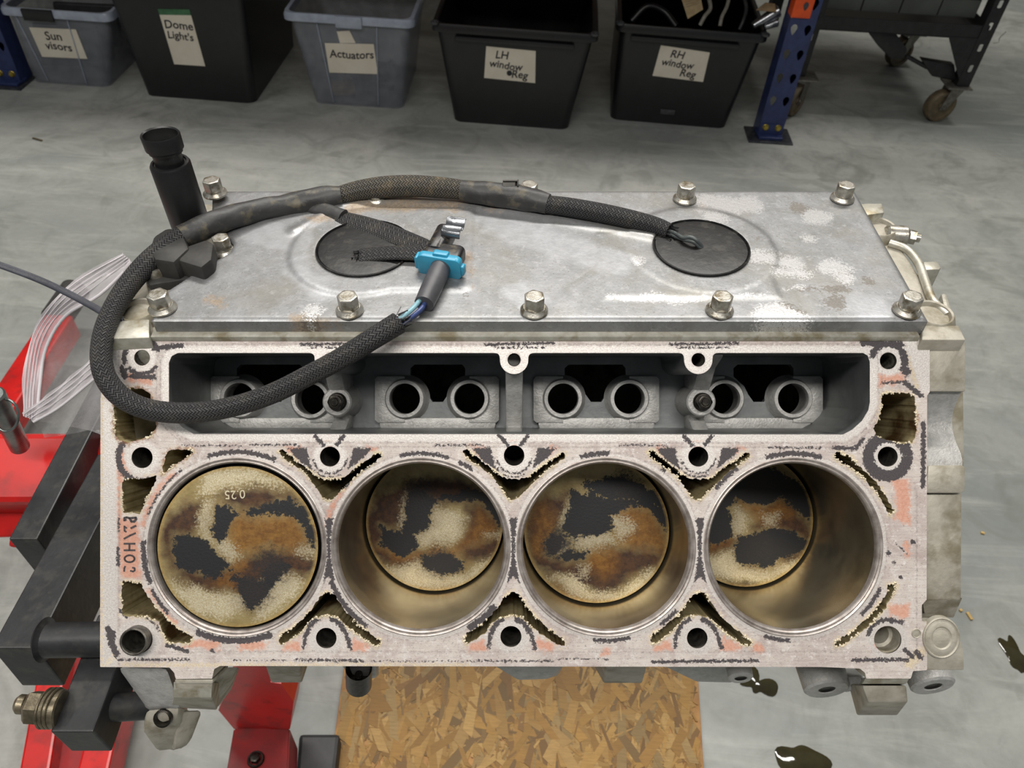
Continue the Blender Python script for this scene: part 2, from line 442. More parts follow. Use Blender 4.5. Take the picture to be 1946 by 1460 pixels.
def post(x0, w=.082, dp=.07, H=2.3):
    holes = []
    for k in range(28):
        z = .13 + .0762 * k
        holes += [tear(x0 - .021, z), tear(x0 + .021, z)]
    M = Matrix(((1, 0, 0, 0), (0, 0, 1, 0), (0, 1, 0, 0), (0, 0, 0, 1)))   # (x, z) -> front plane
    o = fill('upright_post', [(x0 - w / 2, .004), (x0 + w / 2, .004), (x0 + w / 2, H), (x0 - w / 2, H)], holes, M_BLUE, rack, .0, .002, M)
    bm = bmesh.new()
    for s in (-1, 1): add_box(bm, (x0 + s * (w / 2 - .001), dp / 2, H / 2), (.002, dp, H))
    for s in (-1, 1): add_box(bm, (x0 + s * (w / 2 - .012), dp, H / 2), (.024, .002, H))
    sd = bm_obj('post_flange', bm, M_BLUE, o)
    bm = bmesh.new(); add_box(bm, (x0, .01, .003), (.15 if x0 > -1 else .11, .11, .006), bev=.001); fp = bm_obj('foot_plate', bm, M_DKFOOT, rack)
    bm = bmesh.new(); add_prism(bm, [(x0 - .040, -.030), (x0 + .040, -.030), (x0 + .044, .03), (x0 - .044, .03)], .016, .006, bev=.002)
    add_box(bm, (x0, -.003, .028), (.078, .004, .046), bev=.001); bm_obj('foot_bracket', bm, M_BLUE, rack)
    for s in (-1, 1):
        bm = bmesh.new(); M = Matrix.Translation((x0 + s * .021, -.005, .040)) @ Matrix.Rotation(math.radians(90), 4, 'X')
        hexhead(bm, M, .0075, .009, .0105); bm_obj('foot_bolt', bm, M_BRASS, rack, True)
post(0.0); XLp = -(PR - PLF).length
post(XLp + .0)
fn = -EY; pz = ray_plane(1522, 33, PR, fn).z
def rl(px, py, y=0.0):     # rack coordinates of the sight line at depth y behind the front plane
    p = ray_plane(px, py, PR + EY * y, fn) - PR; return (p.dot(EX), y, p.z)
cx = rl(1512, 20)[0]; bm = bmesh.new()
add_box(bm, (-.012, -.006, pz + .09), (.055, .008, .18), bev=.003); add_box(bm, (-.040, .015, pz + .09), (.006, .05, .18), bev=.001)
cn = bm_obj('beam_connector', bm, M_ORANGE, rack)
bm = bmesh.new(); add_prism(bm, tear(-.008, pz + .035, .75), -.0108, -.012, Matrix(((1, 0, 0, 0), (0, 0, 1, 0), (0, 1, 0, 0), (0, 0, 0, 1)))); bm_obj('slot', bm, M_DKFOOT, cn)
bm = bmesh.new(); add_box(bm, (XLp / 2, .015, pz + .17), (abs(XLp) - .08, .045, .10), bev=.003); bm_obj('front_beam', bm, M_ORANGE, rack)
bm = bmesh.new(); add_box(bm, (XLp / 2, .95, pz + .17), (abs(XLp) + .0, .045, .10), bev=.003); bm_obj('rear_beam', bm, M_ORANGE, rack)
for x0 in (0, XLp):
    bm = bmesh.new(); add_box(bm, (x0, .98, 1.15), (.082, .06, 2.3), bev=.002); bm_obj('rear_post', bm, M_BLUE, rack)
for zz in (pz + .231, 1.35, 2.15):
    bm = bmesh.new(); add_box(bm, (XLp / 2, .48, zz), (abs(XLp) + .08, .98, .02)); bm_obj('shelf_deck', bm, M_BOARD, rack)
for zz in (1.29, 2.09):
    bm = bmesh.new(); add_box(bm, (XLp / 2, .015, zz), (abs(XLp) - .08, .045, .10), bev=.003); bm_obj('front_beam', bm, M_ORANGE, rack)
bm = bmesh.new(); p_ = PR + EY * 2.0; t = [bm.verts.new(p_ + EX * a + EZ * b) for a, b in ((-7, 0), (7, 0), (7, 4.5), (-7, 4.5))]; bm.faces.new(t)
wb = bm_obj('shade_wall', bm, simple('shade_wall_paint', (120, 116, 108), (108, 104, 96), .8)); wb['kind'] = 'structure'  # unseen wall, added to keep ambient light from behind the rack
# ---- boxes
M_BLKBIN = simple('black_tote_plastic', (25, 26, 27), (19, 20, 21), .34, 0, 30, .15, spec=.5)
m = NT('frosted_clear_plastic'); n = m.noise(25, 4, .6)
M_CLRBIN = m.done(m.mix(m.ramp(n, .4, .6), lin((146, 150, 158)), lin((122, 126, 134))), .25, 0, m.bump(m.noise(60, 2), .05, .001), .5, alpha=m.ramp(n, .3, .7, .30, .42))
M_CLRRIM = simple('frosted_rim', (156, 164, 178), (136, 144, 158), .3, 0, 30, .05)
M_PAPER = simple('cream_paper', (214, 207, 192), (204, 196, 180), .8, 0, 12, .1)
M_INK = simple('marker_ink', (38, 36, 42), (30, 28, 34), .7, 0, 50, 0)
M_GRN = simple('green_tape', (64, 110, 76), (52, 92, 62), .6, 0, 50, 0)
def loft(bm, rings):
    R = [[bm.verts.new(p) for p in r] for r in rings]; n = len(R[0])
    for a, b in zip(R, R[1:]):
        for i in range(n): bm.faces.new((a[i], a[(i + 1) % n], b[(i + 1) % n], b[i]))
    return R
def ring(x0, x1, y0, y1, z, r=.03): return [(a, b, z) for a, b in rrect(x0, y0, x1, y1, r, 6)]
def tote(label, fl_, fr_, rl_, rr_, dp, mat, rim_mat, group=None, H=None, over=.022, taper_back=.03):
    A, B = ray_h(*fl_), ray_h(*fr_); G = (A + B) / 2; ex = (B - A).normalized()
    ex = (ex + EX * 2).normalized(); M = frame(G, ex); ey = Vector((-ex.y, ex.x, 0)); w = (B - A).length / 2
    if rl_ is not None:
        a, b = ray_plane(*rl_, G - ey * over, -ey) - G, ray_plane(*rr_, G - ey * over, -ey) - G
        xa, xb, H = a.dot(ex), b.dot(ex), (a.z + b.z) / 2
    else: xa, xb = -w - .045, w + .045
    t = thing('storage_tote', label, 'box', M, group)
    xi, xj = xa + .016, xb - .016; yb = dp + over
    bm = bmesh.new(); th = .003; ov = over - .012
    R = loft(bm, [ring(-w, w, 0, dp, .0005), ring(-w, w, 0, dp, .004), ring(xi, xj, -ov, yb - .012, H - .028), ring(xi, xj, -ov, yb - .012, H - .002),
                  ring(xi + th, xj - th, -ov + th, yb - .012 - th, H - .002), ring(xi + th, xj - th, -ov + th, yb - .012 - th, H - .028), ring(-w + th, w - th, th, dp - th, .007)])
    bm.faces.new(R[0][::-1]); bm.faces.new(R[-1])
    bo = bm_obj('tub', bm, mat, t, True)
    bm = bmesh.new()
    r0 = [ring(xi - .001, xj + .001, -ov - .001, yb - .011, H - .026), ring(xa, xb, -over, yb, H - .024), ring(xa, xb, -over, yb, H - .010), ring(xa + .004, xb - .004, -over + .004, yb - .004, H), ring(xi, xj, -ov, yb - .012, H)]
    R = loft(bm, r0); bm_obj('rim', bm, rim_mat, t, True)
    return t, M, dict(w=w, H=H, xa=xa, xb=xb, dp=dp, ex=ex, ey=ey, G=G, ov=ov, xi=xi, xj=xj)
def note(t, M, I, corners, lines, green=False, mat=None):
    # paper label on the sloping front wall; corners as seen (tl, tr, br, bl)
    G, ex, ey, H = I['G'], I['ex'], I['ey'], I['H']; zz = H - .028
    nrm = Vector((0, -zz, -I['ov'])).normalized()                # wall normal in tote frame (approximately)
    Nw = (M.to_3x3() @ nrm)
    q = [M.inverted() @ ray_plane(a, b, G + Nw * .0012, Nw) for a, b in corners]
    bm = bmesh.new(); f = [bm.verts.new(p) for p in q]; k = [bm.verts.new(p - nrm * .0006) for p in q]
    f2 = [f[3], f[2], f[1], f[0]]; bm.faces.new(f2); bm.faces.new([k[0], k[1], k[2], k[3]])
    for i in range(4): bm.faces.new((f[i], f[(i + 1) % 4], k[(i + 1) % 4], k[i]))
    pl = bm_obj('paper_label', bm, M_PAPER, t)
    X = (q[2] - q[3]).normalized(); Z = nrm; Y = Z.cross(X); L = (q[2] - q[3]).length; hgt = (q[0] - q[3]).dot(Y)
    MM = Matrix((X, Y, Z)).transposed().to_4x4(); skew = (q[0] - q[3]).dot(X) / max(hgt, 1e-6)
    for (s, fx, fy, size) in lines:
        o = q[3] + X * (fx * L + skew * fy * hgt) + Y * (fy * hgt) + nrm * .0006
        Mt = MM.copy(); Mt.translation = o; Mt = Mt @ Matrix.Rotation(random.uniform(-.03, .03), 4, 'Z')
        text_obj('handwriting', s, size * hgt, M_INK, pl, Mt, shear=skew * .8 + .1, off=.0005)
    if green:
        bm = bmesh.new(); a, b = q[0], q[1]; v = (q[0] - q[3]).normalized() * .018
        P = [a, b, b + v, a + v]; vs = [bm.verts.new(p + nrm * .0003) for p in P]; bm.faces.new(vs); bm_obj('green_tape', bm, M_GRN, t)
    return pl
A1 = tote('clear frosted tote with a "Sun visors" note, far left', (62, 156), (207, 167), (-8, 15), (207, 27), .34, M_CLRBIN, M_CLRRIM)
note(*A1, [(55, 52), (144, 56), (166, 112), (80, 108)], [('Sun', .26, .60, .40), ('visors', .18, .28, .38)])
A2 = tote('large closed black tote with a tall "Dome Lights" note', (277, 181), (484, 198), None, None, .52, M_BLKBIN, M_BLKBIN, H=.40)
note(*A2, [(303, 28), (363, 29), (390, 126), (331, 122)], [('Dome', .05, .74, .23), ("Light's", .05, .54, .21)], True)
A3 = tote('clear frosted tote with an "Actuators" note, in the middle', (597, 197), (766, 207), (533, 20), (787, 44), .36, M_CLRBIN, M_CLRRIM)
note(*A3, [(617, 82), (710, 84), (718, 141), (626, 138)], [('Actuators', .06, .52, .37)])
note(*A3, [(640, 60), (664, 58), (676, 82), (646, 82)], [])
A4 = tote('open black tote with an "LH window Reg" note', (862, 230), (1080, 248), (818, 42), (1138, 70), .50, M_BLKBIN, M_BLKBIN)
note(*A4, [(924, 88), (1018, 97), (1017, 158), (920, 148)], [('LH', .18, .66, .34), ('window', .08, .38, .32), ('Reg', .52, .10, .34)])
_lb = [c for c in A4[0].children if c.name.startswith('paper_label')][0]
_q = A4[1].inverted() @ ray_plane(968, 139, A4[2]['G'] + (A4[1].to_3x3() @ Vector((0, -(A4[2]['H'] - .028), -A4[2]['ov'])).normalized()) * .0018, A4[1].to_3x3() @ Vector((0, -(A4[2]['H'] - .028), -A4[2]['ov'])).normalized())
bm = bmesh.new(); add_lathe(bm, [(0, .0008), (.0075, .0006), (.009, 0)], 14, Matrix.Translation(_q) @ Matrix.Rotation(math.radians(90), 4, 'X')); bm_obj('ink_blot', bm, M_INK, _lb)
A5 = tote('open black tote with an "RH window Reg" note, next to the blue post', (1160, 224), (1380, 248), (1172, 42), (1462, 72), .50, M_BLKBIN, M_BLKBIN)
note(*A5, [(1256, 86), (1349, 100), (1336, 156), (1240, 144)], [('RH', .22, .66, .34), ('window', .10, .38, .32), ('Reg', .50, .10, .34)])
# lid of the black tote, handles and catches
t, M, I = A2
bm = bmesh.new(); r = loft(bm, [ring(I['xa'] - .006, I['xb'] + .006, -.03, I['dp'] + .03, I['H'] - .02), ring(I['xa'] - .006, I['xb'] + .006, -.03, I['dp'] + .03, I['H'] + .004), ring(I['xa'] + .012, I['xb'] - .012, -.012, I['dp'] + .012, I['H'] + .012)])
bm.faces.new(r[-1]); bm.faces.new(r[0][::-1]); bm_obj('lid', bm, M_BLKBIN, t, True)
def catch(A, x, w, mat, name='catch'):
    t, M, I = A; bm = bmesh.new(); add_box(bm, (x, -.024, I['H'] - .016), (w, .012, .036), bev=.003); bm_obj(name, bm, mat, t, True)
catch(A1, .0 - .01, .10, M_BLKBIN, 'black_catch'); catch(A3, .0, .085, M_CLRRIM)
for A in (A1, A3):                     # moulded ribs in the clear walls
    t, M, I = A
    for s in (-.55, .45):
        bm = bmesh.new(); add_bar(bm, (I['w'] * s, -.001, .01), (I['w'] * s * 1.25, -I['ov'] - .001, I['H'] - .03), .006, .003, bev=.001); bm_obj('wall_rib', bm, M_CLRRIM, t, True)
for A in (A4, A5):
    t, M, I = A
    for x in (I['xa'] + .012, I['xb'] - .012):
        bm = bmesh.new(); Mx = Matrix.Translation((x, -.016, I['H'] - .002)); add_lathe(bm, [(.006, 0), (.006, .006), (.010, .008), (.013, .006), (.013, 0)], 20, Mx); bm_obj('eyelet', bm, simple('worn_black_plastic', (64, 66, 68), (44, 46, 48), .35), t, True)
    bm = bmesh.new(); add_box(bm, (.0, -.010 - I['ov'] * .9, I['H'] - .042), (abs(I['xb'] - I['xa']) * .72, .010, .018), bev=.004); bm_obj('grip_ridge', bm, M_BLKBIN, t, True)
t, M, I = A5
bm = bmesh.new(); add_box(bm, (-.01, -.004, .045), (.05, .004, .018), bev=.0015); bm_obj('moulded_tab', bm, simple('worn_black_tab', (70, 72, 72), (50, 52, 52), .3), t, True)
# ---- contents
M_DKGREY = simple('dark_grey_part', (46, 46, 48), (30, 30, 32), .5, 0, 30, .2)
M_TANP = simple('tan_plastic', (150, 128, 96), (120, 100, 74), .6, 0, 30, .2)
M_BLKWIRE = simple('black_wire', (22, 22, 24), (16, 16, 18), .4)
M_WHTWIRE = simple('off_white_wire', (150, 148, 138), (120, 118, 108), .5)
M_SILV = simple('bright_metal_part', (170, 172, 176), (110, 112, 116), .22, .9, 60, .3)
def inbox(A, x, y, z): return A[1] @ Vector((x, y, z))
for k, (x, y, z, rz) in enumerate([(-.02, .09, .10, .05), (.01, .16, .11, -.08), (.0, .23, .12, .05)]):
    bm = bmesh.new(); add_box(bm, (0, 0, 0), (.22, .022, .14), bev=.009, seg=3)
    bm_obj('visor', bm, M_DKGREY).matrix_world = A1[1] @ Matrix.Translation((x * .5, y, z)) @ Matrix.Rotation(rz, 4, 'Z') @ Matrix.Rotation(-.25, 4, 'X')
    tag(COL.objects[-1], ['dark sun visor nearest the front wall of the far left clear tote', 'dark sun visor standing in the middle of the far left clear tote', 'dark sun visor at the back of the far left clear tote'][k], 'sun visor', 'sun visors in the clear tote')
for k, (x, y, z, rz) in enumerate([(-.065, .07, .030, .2), (.065, .08, .030, -.3), (-.05, .22, .030, .3), (.06, .24, .030, -.2)]):
    r = thing('actuator', ['tan actuator behind the front wall of the middle clear tote, left', 'dark actuator behind the front wall of the middle clear tote, right', 'dark actuator at the back left of the middle clear tote', 'dark actuator at the back right of the middle clear tote'][k], 'car part', A3[1] @ Matrix.Translation((x, y, z)) @ Matrix.Rotation(rz, 4, 'Z'), 'actuators in the clear tote')
    bm = bmesh.new(); add_box(bm, (0, 0, 0), (.085, .055, .035), bev=.006); add_cyl(bm, (.02, 0, .015), (.02, 0, .03), .016); bm_obj('housing', bm, [M_DKGREY, M_TANP][k == 0], r, True)
    bm = bmesh.new(); add_cyl(bm, (.02, 0, .03), (.02, 0, .042), .006); bm_obj('spindle', bm, M_BLKWIRE, r, True)
for k, (x, y, z, rz) in enumerate([(-.09, .26, .10, .05), (.09, .26, .10, -.05)]):
    r = thing('window_regulator', ['black window regulator lying left in the open black tote', 'black window regulator lying right in the open black tote'][k], 'car part', A4[1] @ Matrix.Translation((x, y, z)) @ Matrix.Rotation(rz, 4, 'Z'))
    bm = bmesh.new(); add_box(bm, (0, 0, 0), (.035, .34, .02), bev=.003); bm_obj('rail', bm, M_BLKWIRE, r); bm = bmesh.new(); add_cyl(bm, (0, -.1, .005), (0, -.1, .04), .035); bm_obj('motor', bm, M_DKGREY, r, True)
    bm = bmesh.new(); add_cyl(bm, (0, .12, .0), (0, .12, .018), .02); bm_obj('pulley', bm, M_DKGREY, r, True)
def w5(px, py, y): 
    t, M, I = A5; return ray_plane(px, py, I['G'] + I['ey'] * y, -I['ey'])
def wire(pts, r, mat, label, name='wire'):
    o = tube(name, [(*p, r) for p in pts], mat, None, 6, 10); tag(o, label, 'cable'); return o
wire([w5(1345, -12, .12), w5(1350, 15, .08), w5(1340, 30, .05), w5(1330, 48, .04)], .0065, M_WHTWIRE, 'pale cable hanging inside the right black tote, beside the tag')
wire([w5(1388, -20, .14), w5(1382, 10, .10), w5(1372, 32, .06), w5(1368, 50, .04)], .006, M_WHTWIRE, 'pale cable inside the right black tote, right of the tag')
wire([w5(1410, -15, .12), w5(1418, 15, .08), w5(1412, 40, .05), w5(1405, 56, .04)], .006, M_DKGREY, 'dark cable inside the right black tote, near its right end')
wire([w5(1200, 40, .08), w5(1230, 12, .10), w5(1262, 22, .10), w5(1285, 50, .07)], .010, M_BLKWIRE, 'black cable looped inside the right black tote')
bm = bmesh.new(); q = [w5(1292, -12, .08), w5(1330, -14, .08), w5(1336, 18, .05), w5(1307, 36, .03)]
f = [bm.verts.new(p) for p in q]; k = [bm.verts.new(p + EY * .002) for p in q]; bm.faces.new(f[::-1]); bm.faces.new(k)
for i in range(4): bm.faces.new((f[i], f[(i + 1) % 4], k[(i + 1) % 4], k[i]))
tg = bm_obj('parts_tag', bm, simple('old_cardboard_tag', (170, 152, 118), (150, 132, 98), .8)); tag(tg, 'beige paper tag sticking out of the right black tote', 'tag')
for j in range(5):
    bm = bmesh.new(); a = q[0].lerp(q[3], .15 + j * .1); b = q[1].lerp(q[2], .15 + j * .1); add_bar(bm, a.lerp(b, .15) - EY * .001, a.lerp(b, .85) - EY * .001, .0014, .0004, bev=0); bm_obj('print_line', bm, M_INK, tg)
r = thing('headlamp_bulb_holder', 'shiny silver and tan part lying at the right end of the right black tote', 'car part', Matrix.Translation(w5(1455, 45, .04)))
bm = bmesh.new(); o = Vector((0, 0, 0)); P = [w5(1430, 50, .03) - w5(1455, 45, .04), w5(1450, 25, .04) - w5(1455, 45, .04), w5(1480, 20, .05) - w5(1455, 45, .04), w5(1478, 42, .04) - w5(1455, 45, .04), w5(1452, 52, .03) - w5(1455, 45, .04)]
add_cyl(bm, P[0], P[2], .012, 20, .020, .003); add_cyl(bm, P[4], P[3], .009, 20, .014, .003); bm_obj('metal_shell', bm, M_SILV, r, True)
bm = bmesh.new(); add_prism(bm, [(-.03, -.008), (.035, -.014), (.030, .012), (0, .016)], .002, -.002, Matrix.Translation(P[1] + Vector((.0, -.01, .02))) @ CAM_R.to_3x3().to_4x4(), bev=.001); bm_obj('plastic_flap', bm, M_TANP, r, True)
# ================================================================ WHEELED RACK
M_RK = simple('black_angle_iron', (40, 40, 42), (28, 28, 30), .45, .2, 40, .2)
M_CAST2 = simple('dirty_caster_rubber', (112, 98, 74), (84, 74, 58), .6, 0, 40, .3)
M_ZN = simple('dull_zinc', (140, 138, 130), (104, 100, 92), .4, .7, 60, .2)
M_GREYB = simple('grey_panel', (84, 88, 84), (72, 75, 72), .6, 0, 10, .2)
LG = ray_h(1797, 232); ex2 = (EX + EY * .02).normalized(); ey2 = Vector((-ex2.y, ex2.x, 0)); MR = frame(LG, ex2)
rk = thing('wheeled_rack', 'black perforated wheeled rack carrying grey panels, at the upper right', 'rack', MR)
def r2(px, py, y=0.0):
    p = ray_plane(px, py, LG + ey2 * y, -ey2) - LG; return Vector((p.dot(ex2), y, p.z))
zb = r2(1815, 163).z; zB = r2(1845, 72).z; L2 = r2(1545, 57).x
Mfr = Matrix(((1, 0, 0, 0), (0, 0, 1, 0), (0, 1, 0, 0), (0, 0, 0, 1)))
q5 = ray_h(1520, 205) - LG; WD = -q5.dot(ex2) + .055
for k, (x0, nm) in enumerate(((0, 'front_post'), (-WD, 'front_post'))):
    hs = [rrect(x0 - .007, zb + .05 + .07 * j, x0 + .007, zb + .075 + .07 * j, .005) for j in range(14)]
    o = fill(nm, [(x0 - .022, zb), (x0 + .022, zb), (x0 + .022, 2.0), (x0 - .022, 2.0)], hs, M_RK, rk, 0, .003, Mfr)
    bm = bmesh.new(); add_box(bm, (x0 - .0205, .022, (zb + 2.0) / 2), (.003, .044, 2.0 - zb)); bm_obj('post_leg', bm, M_RK, o)
for x0 in (0, -WD):
    bm = bmesh.new(); add_box(bm, (x0, .5, (zb + 2.0) / 2), (.044, .044, 2.0 - zb)); bm_obj('rear_post', bm, M_RK, rk)
bm = bmesh.new(); add_box(bm, (-WD / 2, .002, zB + .018), (WD, .004, .044)); add_box(bm, (-WD / 2, .02, zB - .002), (WD, .04, .004)); bm_obj('front_rail', bm, M_RK, rk)
for x0 in (0, -WD):
    bm = bmesh.new(); add_box(bm, (x0, .25, zB + .018), (.004, .5, .044)); bm_obj('side_rail', bm, M_RK, rk)
for zz in (zB + .004, 1.1, 1.95):
    bm = bmesh.new(); add_box(bm, (-WD / 2, .26, zz), (WD - .02, .48, .006)); bm_obj('shelf', bm, M_RK, rk)
bm = bmesh.new(); add_prism(bm, [(-.02, zb + .02), (-.02, zB), (-.12, zB)], .001, -.002, Mfr); bm_obj('corner_gusset', bm, M_RK, rk)
z = zB + .046
for row in range(3):
    for j in range(int((WD - .04) / .128)):
        bm = bmesh.new(); add_box(bm, (-.10 - j * .128, .06, z + .030), (.124, .03, .058), bev=.002); bm_obj('grey_panel', bm, M_GREYB, rk)
    z += .062
    bm = bmesh.new(); add_box(bm, (-WD / 2, .050, z + .012), (WD - .06, .03, .022), bev=.003); bm_obj('metal_strip', bm, M_ZN, rk, True); z += .026
def caster(p, ang, r=.055, w=.036):
    bm = bmesh.new(); add_box(bm, (p.x, p.y, zb - .003), (.085, .085, .005), bev=.001); c = bm_obj('caster_plate', bm, M_ZN, rk)
    R = Matrix.Translation((p.x, p.y, 0)) @ Matrix.Rotation(ang, 4, 'Z')
    bm = bmesh.new(); add_lathe(bm, [(0, -w / 2), (.010, -w / 2), (.012, -w * .35), (r * .7, -w * .35), (r * .75, -w / 2), (r - .003, -w / 2), (r, -w * .3), (r, w * .3), (r - .003, w / 2), (r * .75, w / 2), (r * .7, w * .35), (.012, w * .35), (.010, w / 2), (0, w / 2)], 36, R @ Matrix.Translation((-.03, 0, r)) @ Matrix.Rotation(math.radians(90), 4, 'X'))
    bm_obj('caster_wheel', bm, M_CAST2, rk, True)
    bm = bmesh.new()
    for s in (-1, 1): add_prism(bm, [(-.042, r - .008), (-.018, r - .008), (.028, zb - .008), (-.028, zb - .008)], s * (w / 2 + .005), s * (w / 2 + .002), R @ Mfr)
    add_cyl(bm, R @ Vector((-.03, -w / 2 - .009, r)), R @ Vector((-.03, w / 2 + .009, r)), .006, 6)
    bm_obj('caster_fork', bm, M_ZN, rk)
caster(Vector((-.012, .02, 0)), .25); pc = r2(1512, 205, .0); q5 = ray_h(1508, 212) - LG; caster(Vector((q5.dot(ex2), q5.dot(ey2), 0)), .9); caster(Vector((-.01, .5, 0)), .4)
bm = bmesh.new(); a, b, c = r2(1690, 100, .05), r2(1745, 122, .02), r2(1800, 150, .0)
add_prism(bm, [tuple(r2(*p).xz) for p in [(1650, 62), (1700, 60), (1728, 98), (1722, 116), (1698, 118), (1672, 92)]], .04, .02, Mfr, bev=.004); add_cyl(bm, r2(1722, 106, .03), r2(1762, 128, .03), .007); add_prism(bm, [tuple(r2(*p).xz) for p in [(1755, 118), (1818, 128), (1822, 160), (1775, 150)]], .05, .02, Mfr, bev=.003)
bm_obj('brake_pedal', bm, M_RK, rk, True)
wl = tube('wire_hook', [(*r2(1912, 60, .0), .0016), (*r2(1900, 72, .0), .0016), (*r2(1898, 80, -.01), .0016), (*r2(1888, 82, -.01), .0016)], M_WHTWIRE, rk, 5, 8)
# ================================================================ CHIPBOARD ON THE FLOOR, PUDDLES
c4 = [ray_h(670, 1150, .018), ray_h(1318, 1150, .018), ray_h(1340, 1500, .018), ray_h(622, 1500, .018)]
M_OSB = simple('chipboard_base', (168, 124, 66), (138, 96, 46), .6, 0, 40, .3)
m = NT('wood_strands'); A_ = m.attr('sc'); n = m.noise(40, 5, .7, vec=m.mapping((1, 9, 1)))
M_STR = m.done(m.mix(m.ramp(n, .4, .75, 0, .5), A_.outputs['Color'], lin((104, 76, 38))), .55, 0, m.bump(n, .3, .0006), .3)
og = sum(c4, Vector()) / 4; bm = bmesh.new(); add_prism(bm, [((p - og).x, (p - og).y) for p in c4[::-1]], .0, -.0178, bev=.0008)
osb = bm_obj('chipboard_sheet', bm, M_OSB); osb.location = og; tag(osb, 'golden oriented strand board lying flat on the floor under the engine', 'board')
V_, F_, Cc = [], [], []; rr = random.Random(11); e1, e2 = (c4[1] - c4[0]), (c4[3] - c4[0])
pal = [(156, 122, 66), (144, 108, 54), (166, 134, 80), (134, 100, 50), (152, 116, 58), (118, 88, 50), (162, 130, 78), (142, 118, 76), (112, 88, 54), (154, 120, 66)]
for k in range(2600):
    s, t_ = rr.uniform(.01, .99), rr.uniform(.02, .98); top = c4[0].lerp(c4[1], s); bot = c4[3].lerp(c4[2], s); c = top.lerp(bot, t_) - og
    sm = rr.random() < .5; L = rr.uniform(.01, .035) if sm else rr.uniform(.03, .11); W = rr.uniform(.001, .004) if sm else rr.uniform(.004, .018); a = rr.gauss(math.pi / 2, .9 if sm else .5); dx, dy = math.cos(a), math.sin(a)
    zt = .0004 + (k / 2600) * .0012; ps = [(-L / 2, -W / 2), (-L / 2 * .8, W / 2), (L / 2, W / 2 * .7), (L / 2 * .9, -W / 2)]
    pts = [(c.x + u * dx - v * dy, c.y + u * dy + v * dx) for u, v in ps]
    # stay on the sheet
    if any(sd_poly(np.array([p[0]]), np.array([p[1]]), [((q_ - og).x, (q_ - og).y) for q_ in c4])[0] > -.001 for p in pts): continue
    b0 = len(V_); tl = rr.uniform(0, .0006)
    V_ += [(p[0], p[1], zt + (tl if i in (0, 1) else 0)) for i, p in enumerate(pts)] + [(p[0], p[1], 0) for p in pts]
    F_ += [(b0, b0 + 3, b0 + 2, b0 + 1)] + [(b0 + i, b0 + (i + 1) % 4, b0 + 4 + (i + 1) % 4, b0 + 4 + i) for i in range(4)]
    col = lin(rr.choice(pal)); g = rr.uniform(.8, 1.15); Cc += [(col[0] * g, col[1] * g, col[2] * g, 1)] * 8
o = mesh_obj('wood_strands', V_, F_, M_STR, osb); o['kind'] = 'stuff'; at_ = o.data.color_attributes.new('sc', 'FLOAT_COLOR', 'POINT'); at_.data.foreach_set('color', [x for c in Cc for x in c])
M_OIL = simple('spilled_oil', (58, 54, 34), (44, 40, 24), .06, 0, 20, 0, spec=.6)
def puddle(px, py, rx, ry, seed, label, spikes=.35):
    c = ray_h(px, py, .0); rg = random.Random(seed); n = 40; ph = [rg.uniform(0, 6.28) for _ in range(6)]; P = []
    for i in range(n):
        a = i / n * 2 * math.pi; r = 1 + sum(math.sin(a * (k + 2) + ph[k]) * spikes / (k + 1.5) for k in range(6))
        P.append((rx * r * math.cos(a), ry * r * math.sin(a)))
    bm = bmesh.new(); add_prism(bm, P, .0014, .0002, bev=.0005); o = bm_obj('oil_puddle', bm, M_OIL, None, True); o.location = c; tag(o, label, 'puddle')
puddle(1524, 1450, .036, .030, 4, 'dark oil puddle at the bottom edge, right of the chipboard', .22)
puddle(1440, 1298, .026, .021, 9, 'small ragged oil spot peeking out below the block, right of the chipboard', .5)
puddle(1934, 1252, .018, .040, 12, 'thin dark oil streak at the right edge of the picture', .45)
M_CHIP = simple('pale_splinter', (206, 176, 112), (180, 148, 88), .7)
for k, (a, b, c, d, lb) in enumerate([(1838, 1164, 1847, 1178, 'pale wood splinter on the floor right of the block, the longest one'), (1824, 1158, 1828, 1162, 'tiny wood chip on the floor just left of the long splinter'), (1864, 1012, 1871, 1014, 'tiny wood chip on the floor right of the block, the highest one')]):
    p, q = ray_h(a, b, .0022), ray_h(c, d, .0022); bm = bmesh.new(); add_bar(bm, p - p, q - p, .005, .003, bev=.0005); o = bm_obj('wood_splinter', bm, M_CHIP); o.location = p; tag(o, lb, 'wood chip')
M_LEAF = simple('dry_leaf_bit', (96, 84, 60), (70, 60, 44), .8)
p, q = ray_h(62, 262, .003), ray_h(80, 267, .003); bm = bmesh.new(); add_bar(bm, p - p, q - p, .006, .003, bev=.001); o = bm_obj('dry_scrap', bm, M_LEAF); o.location = p; tag(o, 'small dry scrap on the floor left of the black sensor', 'debris')
# ================================================================ ENGINE BLOCK
K = F / D
DECK_BASE = ((224, 215, 208), (206, 194, 187))
M_DECK = layered('gasket_stained_aluminium', DECK_BASE, [
    ('fa', 1, (220, 164, 140), (204, 140, 114), 240, .9, .10, .75, .0, .85),
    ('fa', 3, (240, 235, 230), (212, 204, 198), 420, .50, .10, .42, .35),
    ('fb', 0, (132, 120, 118), (158, 146, 142), 500, .9, .12, .6, .1, .8),
    ('fa', 2, (228, 216, 190), (196, 174, 142), 520, .85, .08, .8, .0, .9),
    ('fa', 0, (86, 80, 82), (64, 59, 61), 620, .50, .015, .7, .0),
    ('fb', 1, (150, 98, 52), (112, 66, 30), 400, .9, .10, .6, .0, .8),
], rough=.58, metal=.18, bump=.45, bdist=.0003, streak=((45, 900, 1), (160, 148, 145), .45), grain=1500, mott=(30, (184, 167, 162), .85, (238, 232, 228), (120, 110, 110)))
M_CAST = simple('cast_aluminium', (190, 189, 186), (166, 165, 162), .46, .25, 160, .6, .0006, c3=(186, 185, 182), scale3=420)
